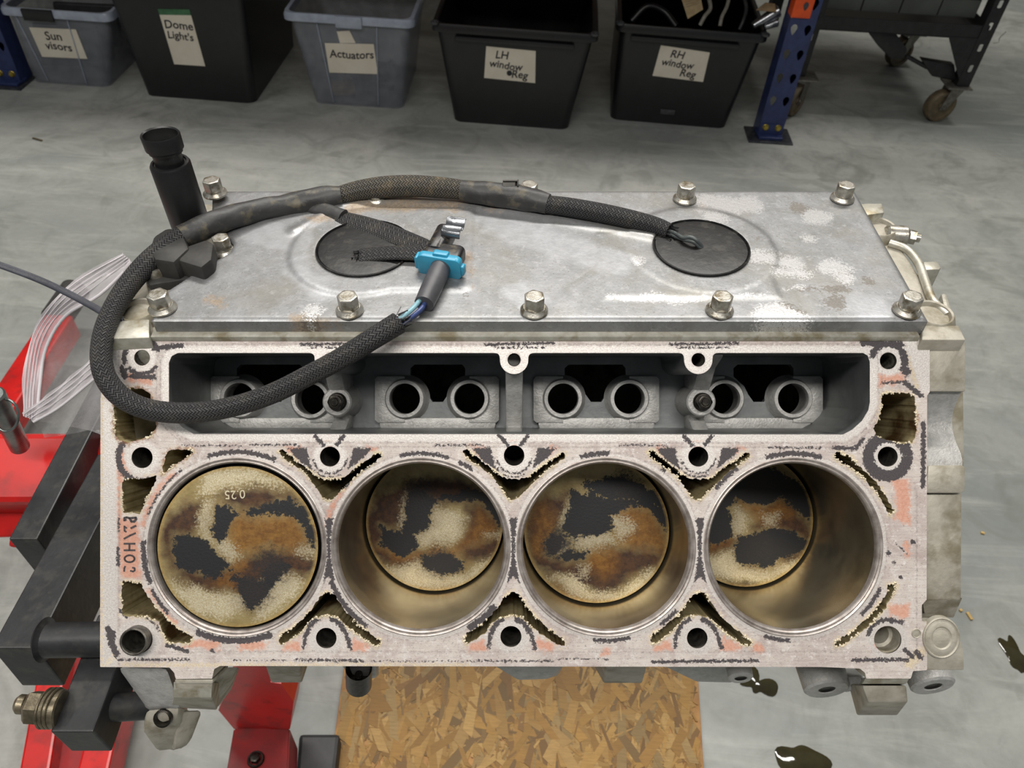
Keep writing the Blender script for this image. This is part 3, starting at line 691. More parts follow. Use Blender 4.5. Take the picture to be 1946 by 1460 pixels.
M_CASTD = simple('grimy_cast_aluminium', (184, 179, 166), (158, 152, 138), .55, .2, 70, .5, .0006, c3=(136, 128, 108), scale3=35)
M_VALLEY = simple('lifter_valley_cast', (126, 129, 129), (104, 107, 107), .40, .5, 40, .35, .0005)
M_MACH = simple('machined_aluminium', (205, 203, 192), (176, 172, 158), .42, .45, 110, .25, .0003, c3=(150, 140, 116), scale3=60)
M_JACKET = simple('coolant_scale', (186, 172, 132), (150, 136, 100), .45, .15, 60, .35, .0005, c3=(90, 68, 40), scale3=28)
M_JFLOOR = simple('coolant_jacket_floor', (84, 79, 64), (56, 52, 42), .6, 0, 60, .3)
M_HOLE = simple('threaded_hole_steel', (110, 106, 98), (60, 58, 54), .45, .6, 200, .5, .0005)
M_LINER = simple('honed_cylinder_bore', (176, 164, 136), (136, 124, 98), .24, .75, 22, .08, .0002, c3=(100, 96, 86), scale3=14)
M_LRIM = simple('bare_iron_rim', (196, 188, 182), (150, 139, 132), .38, .6, 120, .2, .0002)
M_RUBBER = simple('dusty_black_rubber', (24, 24, 25), (16, 16, 17), .42, 0, 60, .3, .0005, c3=(52, 51, 47), scale3=110)
M_BLACKP = simple('black_plastic', (34, 34, 35), (25, 25, 26), .38, 0, 60, .1)
M_STEEL = simple('zinc_plated_steel', (200, 197, 188), (164, 159, 148), .32, .7, 240, .3, .0003, c3=(128, 118, 98), scale3=120)
M_DARKST = simple('black_oxide_steel', (70, 66, 60), (38, 36, 34), .32, .8, 300, .2)
M_LETTER = simple('gasket_imprint_residue', (84, 78, 80), (66, 60, 62), .75, 0, 300, .2)
M_CRUMB = simple('crusty_sealant', (236, 226, 204), (208, 192, 160), .8, 0, 900, .4)

BORES = [(450.5, 1040), (799.5, 1040), (1152, 1040), (1507.5, 1040)]
SLU = [(-96.6, 857.5), (-89.6, 854), (-78, 863.3), (-59.4, 878.4), (-40.7, 892.4), (-29, 903), (-12.8, 910), (5.8, 911), (24.5, 908.7), (36, 899.4), (52.4, 885.4), (75.7, 871.5), (89.6, 859.8), (96.6, 861), (97.8, 869), (82.7, 880.8), (64, 892.4), (40.7, 913.4), (19.8, 934.3), (5.8, 948.3), (-5.8, 951.8), (-12.8, 946), (-26.8, 925), (-47.7, 899.4), (-75.7, 880.8), (-92, 869)]
SLL = [(-85.5, 1204), (-69, 1196), (-41.7, 1174), (-22.5, 1152), (-11.6, 1133), (2, 1124.7), (15.8, 1130), (26.8, 1146.6), (40.5, 1165.8), (62.4, 1187.7), (87, 1206.8), (103.5, 1217.8), (102, 1226), (96, 1229), (84, 1223), (59.7, 1206.8), (37.7, 1190.4), (21.3, 1174), (2, 1169.9), (-19.8, 1174), (-36, 1185), (-47, 1201), (-66, 1215), (-85.5, 1226), (-90, 1218)]
XU, XL = (627, 977, 1327), (620, 971, 1325)
SLOTS = [[(x + a, b) for a, b in SLU] for x in XU] + [[(x + a, b) for a, b in SLL] for x in XL]
SLOTS += [
    [(217, 790), (217, 752), (222, 742), (240, 738), (270, 739), (284, 748), (290, 765), (297, 785), (298, 812), (286, 829), (262, 836), (246, 842), (228, 836), (218, 828)],
    [(326, 854), (364, 854), (368, 860), (351, 872), (330, 885), (308, 903), (309, 890), (315, 865)],
    [(236, 911), (246, 910), (270, 911), (290, 905), (300, 903), (295, 916), (276, 955), (265, 977), (235, 974), (232, 960), (232, 920)],
    [(232, 1104), (254, 1105), (268, 1108), (276, 1127), (295, 1152), (320, 1180), (345, 1200), (366, 1210), (361, 1223), (317, 1222), (309, 1200), (302, 1184), (285, 1175), (262, 1172), (240, 1173), (232, 1168)],
    [(1676, 752), (1683, 747), (1728, 747), (1738, 755), (1741, 788), (1741, 828), (1731, 842), (1714, 844), (1667, 831), (1661, 815), (1674, 783)],
    [(1586, 863), (1593, 858), (1619, 870), (1633, 886), (1661, 912), (1678, 934), (1692, 960), (1699, 970), (1692, 981), (1684, 968), (1672, 945), (1660, 930), (1638, 906), (1610, 886), (1587, 872)],
    [(1688, 1111), (1703, 1109), (1701, 1126), (1676, 1165), (1645, 1195), (1603, 1226), (1588, 1230), (1588, 1220), (1626, 1195), (1661, 1161), (1684, 1130)],
]
WIN = [(338, 671), (1640, 671), (1649, 676), (1653, 688), (1653, 765), (1650, 780), (1638, 800), (1619, 817), (1602, 826), (368, 825), (346, 812), (330, 795), (321, 775), (321, 690), (326, 677)]
TOPB = [(625, 684), (977, 684), (1327, 684)]
HOLES = [(270, 680, 15), (1688, 686, 16), (625, 684, 12), (977, 684, 12.5), (1327, 684, 13),
         (270, 870, 20), (627, 868, 19), (977, 866, 19.5), (1327, 868, 19), (1687, 868, 19),
         (263, 1215, 27), (620, 1213, 19.5), (971, 1210, 20), (1325, 1213, 19.5), (1687, 1216, 26)]
OUTL = [(207, 642), (1767, 642), (1767, 745), (1762, 752), (1761, 1140), (1752, 1150), (1752, 1180), (1762, 1186), (1762, 1274), (1735, 1276), (1731, 1290), (1646, 1290), (1644, 1279), (1634, 1271), (1560, 1268), (418, 1266), (407, 1272), (403, 1290), (334, 1291), (331, 1279), (322, 1269), (190, 1268), (191, 760), (195, 725)]
def smax(a, b, k): 
    h = np.clip(.5 + .5 * (a - b) / k, 0, 1); return b * (1 - h) + a * h + k * h * (1 - h)
def f_slots(X, Y): return umin([sd_poly(X, Y, P) for P in SLOTS])
def f_win(X, Y):
    r = sd_poly(X, Y, WIN)
    return smax(r, -umin([sd_circle(X, Y, x, y, 27) for x, y in TOPB]), 14)
def phi_deck(U, V):
    X, Y = U, -V
    sl = f_slots(X, Y) + fbm(X, Y, .22, 3, 5) * 7
    ho = umin([sd_circle(X, Y, *h) for h in HOLES])
    bo = umin([sd_circle(X, Y, x, y, 170) for x, y in BORES])
    return np.minimum(np.minimum(np.minimum(sl, ho), np.minimum(bo, f_win(X, Y))), -sd_poly(X, Y, OUTL))
def cpx(V): return (V - np.array([973, -730])) / K
VD, TD, ED = march(180, 1780, -1300, -632, 2.5, phi_deck)
def wallmat(mid):
    m = mid * K + np.array([973, -730]); X, Y = m[:, 0], -m[:, 1]
    c = np.stack([-np.minimum(-sd_poly(X, Y, OUTL), 1e9) * 0 + np.abs(sd_poly(X, Y, OUTL)), np.abs(f_win(X, Y)), np.abs(f_slots(X, Y)) - 3, np.abs(umin([sd_circle(X, Y, *h) for h in HOLES]))])
    return np.array([1, 2, 3, 4])[c.argmin(0)]
def deck_fields(v, sel_='a'):
    p = v * K + np.array([973, -730]); X, Y = p[:, 0], -p[:, 1]
    nz = fbm(X, Y, .05, 3, 9)
    dark = []
    for x in XU:
        dark += [sd_poly(X, Y, [(x - 80, 852), (x - 43, 851), (x - 41, 866), (x - 34, 894), (x - 62, 874)]),
                 sd_poly(X, Y, [(x + 80, 852), (x + 45, 851), (x + 42, 864), (x + 34, 892), (x + 62, 872)]),
                 sd_cap(X, Y, x - 28, 829, x - 12, 846, 4), sd_cap(X, Y, x + 26, 829, x + 13, 845, 4),
                 sd_arc(X, Y, x, 867, 33, 1.6, 190, 350), sd_arc(X, Y, x, 867, 40, 1.2, 215, 300),
                 sd_cap(X, Y, x - 150, 846, x - 60, 846, 1.5)]
        dark += [sd_cap(X, Y, x - 55, 655, x + 75, 652, 2.5), sd_cap(X, Y, x - 40, 661, x + 60, 661, 1.3)]
    for x in XL:
        dark += [sd_arc(X, Y, x, 1212, 36, 5, 15, 80), sd_arc(X, Y, x, 1212, 38, 4.5, 110, 175), sd_cap(X, Y, x + 38, 1205, x + 46, 1232, 4), sd_cap(X, Y, x - 40, 1208, x - 42, 1230, 3.5)]
    A = lambda i, r, hw, a, b: sd_arc(X, Y, BORES[i][0], BORES[i][1], r, hw, a, b)
    dark += [A(0, 181, 4.5, 66, 108), A(1, 178, 4, 72, 103), A(1, 177, 4, 56, 66), A(1, 186, 5, 118, 142), A(2, 178, 4.5, 88, 106), A(3, 178, 5, 72, 107),
             A(2, 183, 4, 52, 55), A(0, 178, 6, 244, 292), A(0, 178, 5, 176, 203), A(0, 181, 4, 206, 224), A(1, 182, 5, 200, 236), A(1, 180, 7, 300, 322), A(2, 178, 4, 262, 285), A(2, 180, 4, 305, 318),
             A(3, 178, 4, 252, 268), A(3, 183, 4, 315, 335), A(3, 185, 5, 125, 143), A(0, 180, 2, 125, 160)]
    for x in (625, 975.5, 1330):
        dark.append(sd_poly(X, Y, [(x - 11, 1108), (x - 3.5, 1060), (x - 3.5, 1020), (x - 8, 985), (x + 8, 985), (x + 3.5, 1020), (x + 3.5, 1060), (x + 12, 1108), (x, 1096)]))
    R = lambda x, y, r, hw, a, b: sd_arc(X, Y, x, y, r, hw, a, b)
    dark += [R(270, 680, 34, 5, 20, 200), R(270, 680, 31, 4, 215, 330), sd_cap(X, Y, 292, 662, 345, 657, 5), sd_cap(X, Y, 250, 715, 292, 717, 5), sd_cap(X, Y, 232, 700, 238, 715, 6),
             R(270, 870, 45, 6, 120, 290), R(1687, 868, 37, 11, 0, 360), R(1688, 686, 32, 6, -40, 170), sd_cap(X, Y, 1640, 652, 1712, 655, 6), sd_cap(X, Y, 1706, 650, 1716, 690, 3),
             sd_cap(X, Y, 1676, 728, 1718, 726, 2.5), sd_cap(X, Y, 1718, 726, 1750, 752, 5), sd_circle(X, Y, 1722, 706, 9), sd_cap(X, Y, 1755, 805, 1754, 925, 4.5), sd_cap(X, Y, 1585, 851, 1625, 853, 4), sd_cap(X, Y, 1625, 853, 1640, 835, 4),
             R(1687, 1216, 38, 4, 60, 170), sd_cap(X, Y, 1690, 1180, 1715, 1183, 4), sd_cap(X, Y, 1720, 1235, 1735, 1250, 4), sd_cap(X, Y, 1620, 1255, 1725, 1254, 3.5), sd_cap(X, Y, 1742, 1240, 1750, 1250, 5),
             R(263, 1215, 50, 6, 160, 220), sd_cap(X, Y, 206, 1195, 212, 1225, 6), sd_cap(X, Y, 228, 1160, 240, 1172, 3), sd_cap(X, Y, 318, 1226, 355, 1238, 4), R(263, 1215, 42, 2, 20, 70),
             sd_cap(X, Y, 225, 1254, 360, 1254, 2), sd_cap(X, Y, 440, 1255, 545, 1256, .5), sd_cap(X, Y, 560, 1254, 690, 1256, 2.3), sd_cap(X, Y, 700, 1257, 1000, 1257, .3), sd_cap(X, Y, 905, 1256, 1050, 1257, 1.6), sd_cap(X, Y, 1240, 1258, 1440, 1256, 3), sd_cap(X, Y, 1060, 1252, 1160, 1253, .6),
             sd_cap(X, Y, 225, 985, 226, 1010, 2), sd_cap(X, Y, 224, 1042, 225, 1075, 3), sd_cap(X, Y, 400, 1238, 405, 1238, 3), sd_cap(X, Y, 345, 846, 460, 848, .8), sd_cap(X, Y, 1460, 851, 1560, 851, 1.6),
             sd_circle(X, Y, 1700, 1070, 3.5), sd_circle(X, Y, 1712, 1097, 4), sd_circle(X, Y, 1688, 1052, 5), sd_circle(X, Y, 1735, 1030, 5), sd_cap(X, Y, 1700, 1030, 1725, 1055, 1)]
    dk = umin(dark)
    pk = umin([sd_poly(X, Y, [(245, 708), (290, 712), (288, 732), (240, 725)]), sd_poly(X, Y, [(228, 845), (245, 900), (232, 908), (230, 985), (262, 985), (268, 1100), (230, 1100), (222, 1000), (221, 860)]),
               sd_poly(X, Y, [(372, 1218), (420, 1216), (416, 1233), (340, 1232)]), sd_poly(X, Y, [(452, 1218), (506, 1219), (502, 1234), (452, 1235)]), sd_poly(X, Y, [(1668, 712), (1720, 708), (1718, 724), (1670, 735)]),
               sd_poly(X, Y, [(1690, 905), (1728, 910), (1730, 1000), (1700, 985), (1705, 960)]), sd_poly(X, Y, [(1686, 1150), (1728, 1148), (1727, 1175), (1690, 1172)]), sd_circle(X, Y, 1440, 1232, 10), sd_cap(X, Y, 1722, 1030, 1725, 1060, 4),
               sd_cap(X, Y, 976, 838, 978, 845, 8), sd_cap(X, Y, 626, 836, 629, 845, 8), sd_cap(X, Y, 1327, 838, 1329, 845, 8), sd_circle(X, Y, 1152, 1240, 9), sd_circle(X, Y, 1662, 1230, 9)]
              + [sd_poly(X, Y, [(x + 52, 1212), (x + 85, 1228), (x + 80, 1238), (x + 45, 1236)]) for x in XL] + [sd_poly(X, Y, [(x - 52, 1216), (x - 46, 1236), (x - 82, 1238), (x - 80, 1226)]) for x in XL]
              + [sd_poly(X, Y, [(x - 86, 848), (x - 55, 850), (x - 50, 875), (x - 70, 864)]) for x in XU] + [sd_poly(X, Y, [(x + 60, 868), (x + 88, 852), (x + 70, 848)]) for x in XU]
              + [sd_arc(X, Y, b[0], b[1], 184, 4, 130, 168) for b in BORES[:2]] + [sd_arc(X, Y, b[0], b[1], 186, 4, 205, 232) for b in BORES[:1]])
    sl = f_slots(X, Y)
    cr = np.maximum(np.abs(sl) - 3.2, -nz * 30 - 2) 
    cr = np.minimum(cr, sd_cap(X, Y, 1728, 1262, 1750, 1240, 12) + 3); cr = np.minimum(cr, sd_cap(X, Y, 205, 1262, 222, 1240, 6) + 3)
    cr = np.minimum(cr, sd_cap(X, Y, 1722, 672, 1742, 735, 3)); cr = np.minimum(cr, np.maximum(np.abs(Y - 1264) - 2.6, np.abs(X - 560) - 330)); cr = np.minimum(cr, np.maximum(np.abs(X - 193) - 2, 0))
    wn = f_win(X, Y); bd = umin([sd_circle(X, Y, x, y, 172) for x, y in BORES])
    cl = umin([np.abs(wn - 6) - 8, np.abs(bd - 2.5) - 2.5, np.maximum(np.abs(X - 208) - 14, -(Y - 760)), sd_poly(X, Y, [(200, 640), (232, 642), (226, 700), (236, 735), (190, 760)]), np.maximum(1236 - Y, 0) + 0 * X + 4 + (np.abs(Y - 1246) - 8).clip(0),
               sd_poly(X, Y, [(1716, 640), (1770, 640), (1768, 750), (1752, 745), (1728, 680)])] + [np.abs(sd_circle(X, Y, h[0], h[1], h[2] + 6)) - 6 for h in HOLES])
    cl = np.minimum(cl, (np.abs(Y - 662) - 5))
    return_ln = umin([np.abs(bd - 7) - .3, np.abs(wn - 16) - .3, np.maximum(np.abs(Y - 1239) - .3, -(X - 225)), np.maximum(np.abs(X - 226) - .5, 640 - Y), np.maximum(np.abs(X - 1742) - .4, 930 - Y), np.abs(wn - 24) - .2])
    rst = umin([np.abs(sd_poly(X, Y, SLOTS[6])) - 3, sd_cap(X, Y, 1741, 790, 1738, 835, 3), np.abs(sd_poly(X, Y, SLOTS[7])) - 1.5, sd_circle(X, Y, 1700, 860, 3)])
    if sel_ == 'b': return np.stack([enc(return_ln, 16), enc(rst), 0 * rst, 0 * rst], 1)
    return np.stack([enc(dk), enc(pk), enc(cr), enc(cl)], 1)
block = thing('engine_block', 'bare aluminium eight-cylinder engine block with four open cylinders, on the stand', 'engine block', BLOCK_M)
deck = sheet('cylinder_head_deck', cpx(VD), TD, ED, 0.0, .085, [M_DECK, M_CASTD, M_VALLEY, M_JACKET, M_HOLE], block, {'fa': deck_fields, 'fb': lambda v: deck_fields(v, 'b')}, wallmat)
deck['label'] = 'flat pinkish white gasket face with dark residue'
# crumbs of sealant along the coolant slots
sel = ED[np.abs(f_slots(VD[ED[:, 0], 0], -VD[ED[:, 0], 1])) < 4.5]
bm = bmesh.new(); rnd = random.Random(3)
for a, b in sel.tolist():
    if fbm(np.array([VD[a, 0]]), np.array([-VD[a, 1]]), .05, 3, 9)[0] < -.02 or rnd.random() < .45: continue
    x, y = cpx(VD[a]); r = rnd.uniform(.0002, .0008)
    t = bmesh.new(); bmesh.ops.create_icosphere(t, subdivisions=1, radius=r)
    for v in t.verts: v.co *= rnd.uniform(.6, 1.3)
    merge(bm, t, Matrix.Translation((x + rnd.uniform(-1, 1) * .0006, y + rnd.uniform(-1, 1) * .0006, 0.0)))
o = bm_obj('sealant_crumbs', bm, M_CRUMB, block); o['kind'] = 'stuff'; o['label'] = 'cream crumbs of old sealant along the coolant slots'
# coolant jacket floor
KJ = F / (D + .0)
def loc(px, py): return ((px - 973) / K, (730 - py) / K)
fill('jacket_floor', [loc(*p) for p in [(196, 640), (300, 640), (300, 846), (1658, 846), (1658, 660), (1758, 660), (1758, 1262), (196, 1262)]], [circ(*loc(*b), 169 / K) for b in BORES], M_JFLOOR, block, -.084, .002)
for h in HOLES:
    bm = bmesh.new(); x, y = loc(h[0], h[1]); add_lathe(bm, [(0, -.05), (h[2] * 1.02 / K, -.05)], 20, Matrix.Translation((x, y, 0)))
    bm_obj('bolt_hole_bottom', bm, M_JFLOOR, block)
# thread rings inside the small holes
for h in HOLES:
    if h[2] > 17: continue
    bm = bmesh.new()
    x, y = loc(h[0], h[1]); r = h[2] / K
    prof = []
    for k in range(14): prof += [(r * .99, -.003 - k * .0018), (r * .87, -.0039 - k * .0018)]
    add_lathe(bm, prof, 24, Matrix.Translation((x, y, 0)))
    bm_obj('hole_thread', bm, M_HOLE, block, True)
# raised imprint of gasket lettering
bm = bmesh.new()
def stroke(pts, w):
    P = [loc(*p) for p in pts]; r = w / K / 2
    for (ax, ay), (bx, by) in zip(P, P[1:]):
        L = math.hypot(bx - ax, by - ay); nx, ny = -(by - ay) / L * r, (bx - ax) / L * r; ex, ey = (bx - ax) / L * r * .4, (by - ay) / L * r * .4
        q = [(ax - ex + nx, ay - ey + ny), (ax - ex - nx, ay - ey - ny), (bx + ex - nx, by + ey - ny), (bx + ex + nx, by + ey + ny)]
        add_prism(bm, q[::-1], .00025, -.0002)
stroke([(236, 1033.5), (256.5, 1033.5)], 3.4); stroke([(236, 1046), (256.5, 1046)], 3.4); stroke([(246, 1034), (246, 1046)], 3.2)
stroke([(246.3 + 9.5 * math.cos(a * math.pi / 9), 1062 + 6.6 * math.sin(a * math.pi / 9)) for a in range(19)], 3.2)
stroke([(236, 1024), (248, 1017.5), (257.5, 1013.5)], 3.4); stroke([(236.5, 1000), (236.8, 1009), (240, 1011)], 3); stroke([(237, 1001), (241, 1004)], 2.4); stroke([(249, 1004), (258, 999.5)], 3.8)
stroke([(236.5, 990), (236.5, 984.5), (241, 983.5), (246, 985), (252, 984.5), (258, 984)], 4); stroke([(247, 986), (250, 991.5), (255, 991.5), (259, 987), (258, 983.5)], 4.2); stroke([(236.5, 989), (240, 988)], 3)
stroke([(252, 1079), (256, 1080), (256, 1084.5), (253, 1086.5), (248, 1085)], 3); stroke([(236, 1086), (236.4, 1080), (238, 1076.5)], 3)
o = bm_obj('imprinted_lettering', bm, M_LETTER, block); o['label'] = 'dark mirrored gasket lettering'
# bores
for i, (bx, by) in enumerate(BORES):
    x, y = loc(bx, by)
    bm = bmesh.new(); add_lathe(bm, [(.0503, -.003), (.0507, -.0012), (.0514, .0001), (.0519, .0004), (.0523, .0003), (.0527, -.0001), (.0531, .0002), (.0538, .0005), (.0543, .0003), (.0545, -.002), (.0545, -.15)], 128)
    li = bm_obj('cylinder_liner', bm, M_LRIM, block, True); li.location = (x, y, 0)
    bm = bmesh.new(); add_lathe(bm, [(.0503, -.003), (.0503, -.16)], 128)
    bo = bm_obj('cylinder_wall', bm, M_LINER, li, True); bo['label'] = 'brown honed cylinder wall'
# dowel sleeve in the lower left bolt hole, plug ring lower right
x, y = loc(263, 1214)
bm = bmesh.new(); add_lathe(bm, [(.0083, -.02), (.0083, .0062), (.0075, .0066), (.0070, .0062), (.0070, -.02), (.0042, -.021), (.0040, -.04)], 40)
o = bm_obj('dowel_sleeve', bm, M_HOLE, block, True); o.location = (x, y, 0)
x, y = loc(1687, 1216)
bm = bmesh.new(); add_lathe(bm, [(.0083, -.001), (.0078, -.004), (.0078, -.010), (.0060, -.011), (.0055, -.014), (.0055, -.05)], 40)
o = bm_obj('counterbore', bm, M_CASTD, block, True); o.location = (x, y, 0)
# hull: valley slope, far bank, pan rail, skirt and the two ends
HP = [(.0262, -.003), (.1330, -.106), (.134, -.300), (.02, -.36), (-.05, -.343), (-.226, -.165), (-.166, -.05)]
HI = HP
bm = bmesh.new(); xa, xb = -.236, .250
A = [bm.verts.new((xa, p[0], p[1])) for p in HP]; B = [bm.verts.new((xb, p[0], p[1])) for p in HP]
for k in range(len(HP) - 1): bm.faces.new((A[k], A[k + 1], B[k + 1], B[k]))
bm.faces.new(A); bm.faces.new(B[::-1])
bm_obj('crankcase', bm, M_CASTD, block)
# ---------------------------------------------------------------- lifter valley
ZF = -.072
def at(px, py, z): 
    p = blk(px, py, z=z); return (p.x, p.y)
LIFT = [(455, 757), (590, 759), (769, 758), (892, 758), (1070, 758), (1196, 758), (1377, 758), (1507, 758)]
def trap(c, wl, wr): return [(c - wl, 693), (c + wr, 693), (c + wr + 6, 700), (c + wr + 6, 720), (c + wr - 16, 735), (c + 18, 752), (c + 10, 764), (c - 10, 764), (c - 20, 750), (c - wl + 12, 734), (c - wl - 8, 716), (c - wl - 8, 700)]
TR = [trap(524, 66, 46), trap(832, 44, 46), trap(1133, 52, 50), trap(1442, 40, 60)]
cham = fill('valley_floor', [(-.2105, .0215), (.2185, .0215), (.2185, -.0325), (-.2105, -.0325)],
            [circ(*at(a, b, ZF), .0107) for a, b in LIFT] + [[at(a, b, ZF) for a, b in P][::-1] for P in TR], M_VALLEY, block, ZF, .006)
cham['label'] = 'dark grey lifter valley with eight round lifter bores'
for a, b in LIFT:
    x, y = at(a, b, -.063)
    bm = bmesh.new(); add_lathe(bm, [(.0116, -.020), (.0108, -.007), (.0103, -.006), (.0103, .0), (.0106, .0008), (.0128, .0008), (.0134, .0), (.0146, -.006), (.0165, -.0095)], 56)
    o = bm_obj('lifter_bore', bm, M_CAST, block, True); o.location = (x, y, -.063)
for c, s in ((455, -1), (590, 1), (769, -1), (892, 1), (1070, -1), (1196, 1), (1377, -1), (1507, 1)):
    bm = bmesh.new()
    x, y = at(c, 758, -.066)
    arc = [(x + s * .0128 * math.cos(a), y + .0128 * math.sin(a)) for a in [math.radians(-88 + 176 * q / 10) for q in range(11)]]
    P = [(x, y - .0165), (x, y - .0128)] + arc + [(x, y + .0128), (x, y + .0155), (x + s * .0185, y + .0155), (x + s * .0205, y + .0135), (x + s * .0205, y - .0145), (x + s * .0185, y - .0165)]
    add_prism(bm, P, -.0655, -.0725, bev=.0008)
    bm_obj('lifter_pad', bm, M_CAST, block, True)
for c in (524, 832, 1133, 1442):       # low ledge joining two lifter pads
    bm = bmesh.new(); x, y = at(c, 806, -.068)
    add_prism(bm, rrect(x - .040, y - .0042, x + .040, y + .0042, .004), -.0665, -.073, bev=.002)
    bm_obj('valley_ledge', bm, M_CAST, block, True)
bm = bmesh.new(); M = Matrix(((0, 0, 1, 0), (1, 0, 0, 0), (0, 1, 0, 0), (0, 0, 0, 1)))
x, y = at(977, 760, -.04)
add_prism(bm, [(.0185, -.010), (.008, -.016), (-.018, -.034), (-.0285, -.040), (-.0310, -.020), (-.0318, -.073), (.0205, -.073)], x + .0055, x - .0055, M, bev=.002)
bm_obj('centre_web', bm, M_CAST, block, True)
for px_, bx_ in ((640, 627), (1333, 1327)):
    bm = bmesh.new(); x, y = at(px_, 764, -.046); x2, y2 = at(bx_, 684, 0)
    add_prism(bm, [(.0185, -.008), (.010, -.030), (y + .006, -.048), (y - .006, -.050), (-.0235, -.060), (-.0310, -.046), (-.0318, -.073), (.0205, -.073)], x + .0058, x - .0058, M, bev=.002)
    add_lathe(bm, [(.0125, -.074), (.0105, -.055), (.0097, -.047), (.0088, -.046), (0, -.046)], 40, Matrix.Translation((x, y, 0)))
    post = bm_obj('bolt_post', bm, M_CAST, block, True)
    bm = bmesh.new(); hexhead(bm, Matrix.Translation((x + .0005, y, -.046)), .0044, .009, .0062)
    add_lathe(bm, [(0, .0098), (.0024, .0098), (.003, .0088), (.003, .008)], 16, Matrix.Translation((x + .0005, y, -.046)))
    bm_obj('bolt', bm, M_DARKST, post, True)['label'] = 'black flanged hex bolt'
for x, y in TOPB:                       # pillars under the top bolt bosses
    bm = bmesh.new(); X_, Y_ = loc(x, y)
    add_lathe(bm, [(.0085, -.0005), (.0083, -.02), (.0070, -.073)], 32, Matrix.Translation((X_, Y_, 0)))
    bm_obj('boss_pillar', bm, M_VALLEY, block, True)
# ---------------------------------------------------------------- valley cover
def vfields(v, x0=0):
    X, Y = v[:, 0] * 1000, v[:, 1] * 1000
    nz = fbm(X, Y, .08, 3, 3) * 14
    q = lambda px, py: tuple(c * 1000 for c in pv(px, py))
    def C(px, py, r): a = q(px, py); return sd_circle(X, Y, a[0], a[1], r)
    def S(p, p2, r): a, b = q(*p), q(*p2); return sd_cap(X, Y, a[0], a[1], b[0], b[1], r)
    shiny = umin([S((1345, 385), (1420, 390), 10), C(1365, 415, 8), S((1440, 490), (1500, 500), 9), S((1470, 515), (1520, 520), 6), C(1585, 505, 9), C(1550, 410, 9), C(1535, 455, 6), S((1470, 600), (1500, 605), 12), C(1600, 525, 4),
                  S((1160, 568), (1300, 568), 1.5), S((1300, 568), (1450, 560), 1.5), S((1450, 560), (1520, 545), 1.5), S((1440, 480), (1440, 485), 4), C(600, 590, 6), C(1210, 500, 3), S((1330, 395), (1400, 400), 6)]) + nz + 1.9
    darks = umin([C(1505, 590, 8), C(1520, 395, 7), C(1600, 520, 3), S((1515, 550), (1600, 549), 1.2), C(1590, 575, 5), C(1495, 375, 3), C(590, 610, 4), C(1525, 522, 4), C(1650, 533, 1.6), C(1440, 455, 2), C(880, 560, 3)]) + nz * .8
    rust = umin([S((700, 395), (860, 392), 7), S((740, 384), (790, 378), 3), S((600, 420), (690, 400), 5), C(880, 385, 4), C(940, 400, 3), S((400, 572), (410, 575), 3), C(1335, 390, 4), S((640, 610), (560, 606), 2), S((890, 480), (900, 550), 1.5)]) + nz
    pale = umin([S((420, 420), (560, 460), 12), S((560, 500), (620, 560), 6), S((950, 420), (1160, 500), 14), C(1650, 590, 12), C(1000, 560, 12)]) + nz
    w = 8.0
    return np.stack([enc(shiny, w), enc(darks, w), enc(rust, w), enc(pale, w)], 1)
M_COVER = layered('brushed_sheet_aluminium', ((154, 155, 157), (138, 139, 141)), [
    ('fv', 3, (186, 188, 192), (170, 172, 176), 60, 1.6, .45, .36, .6, .6),
    ('fv', 2, (176, 152, 118), (132, 102, 68), 260, 2.6, .45, .6, .1, .55),
    ('fv', 1, (124, 118, 110), (98, 92, 84), 420, 3.2, .14, .5, .4, .75),
    ('fv', 0, (240, 240, 241), (196, 196, 197), 900, 5.0, .30, .28, .75, .9),
], rough=.42, metal=.55, bump=.22, bdist=.0003, grain=400, streak=((20, 26, 20), (140, 136, 126), .5), mott=(32, (122, 122, 118), .6, (172, 173, 175), (104, 102, 96)))
OC = [(-.2155, .000), (.2490, .000), (.2500, .146), (-.2180, .146)]
lft = [pv(400, 362), pv(402, 400), pv(420, 438), pv(443, 462), pv(437, 478), pv(384, 507), pv(310, 556), pv(281, 604)]
OC = [(-.2155, .0005), (.2485, .0005), (.2500, .146)] + [(-.2185, .146), lft[1], lft[2], lft[3], lft[4], lft[5], lft[6]]
G1, G2 = pv(693, 474), pv(1332, 473)
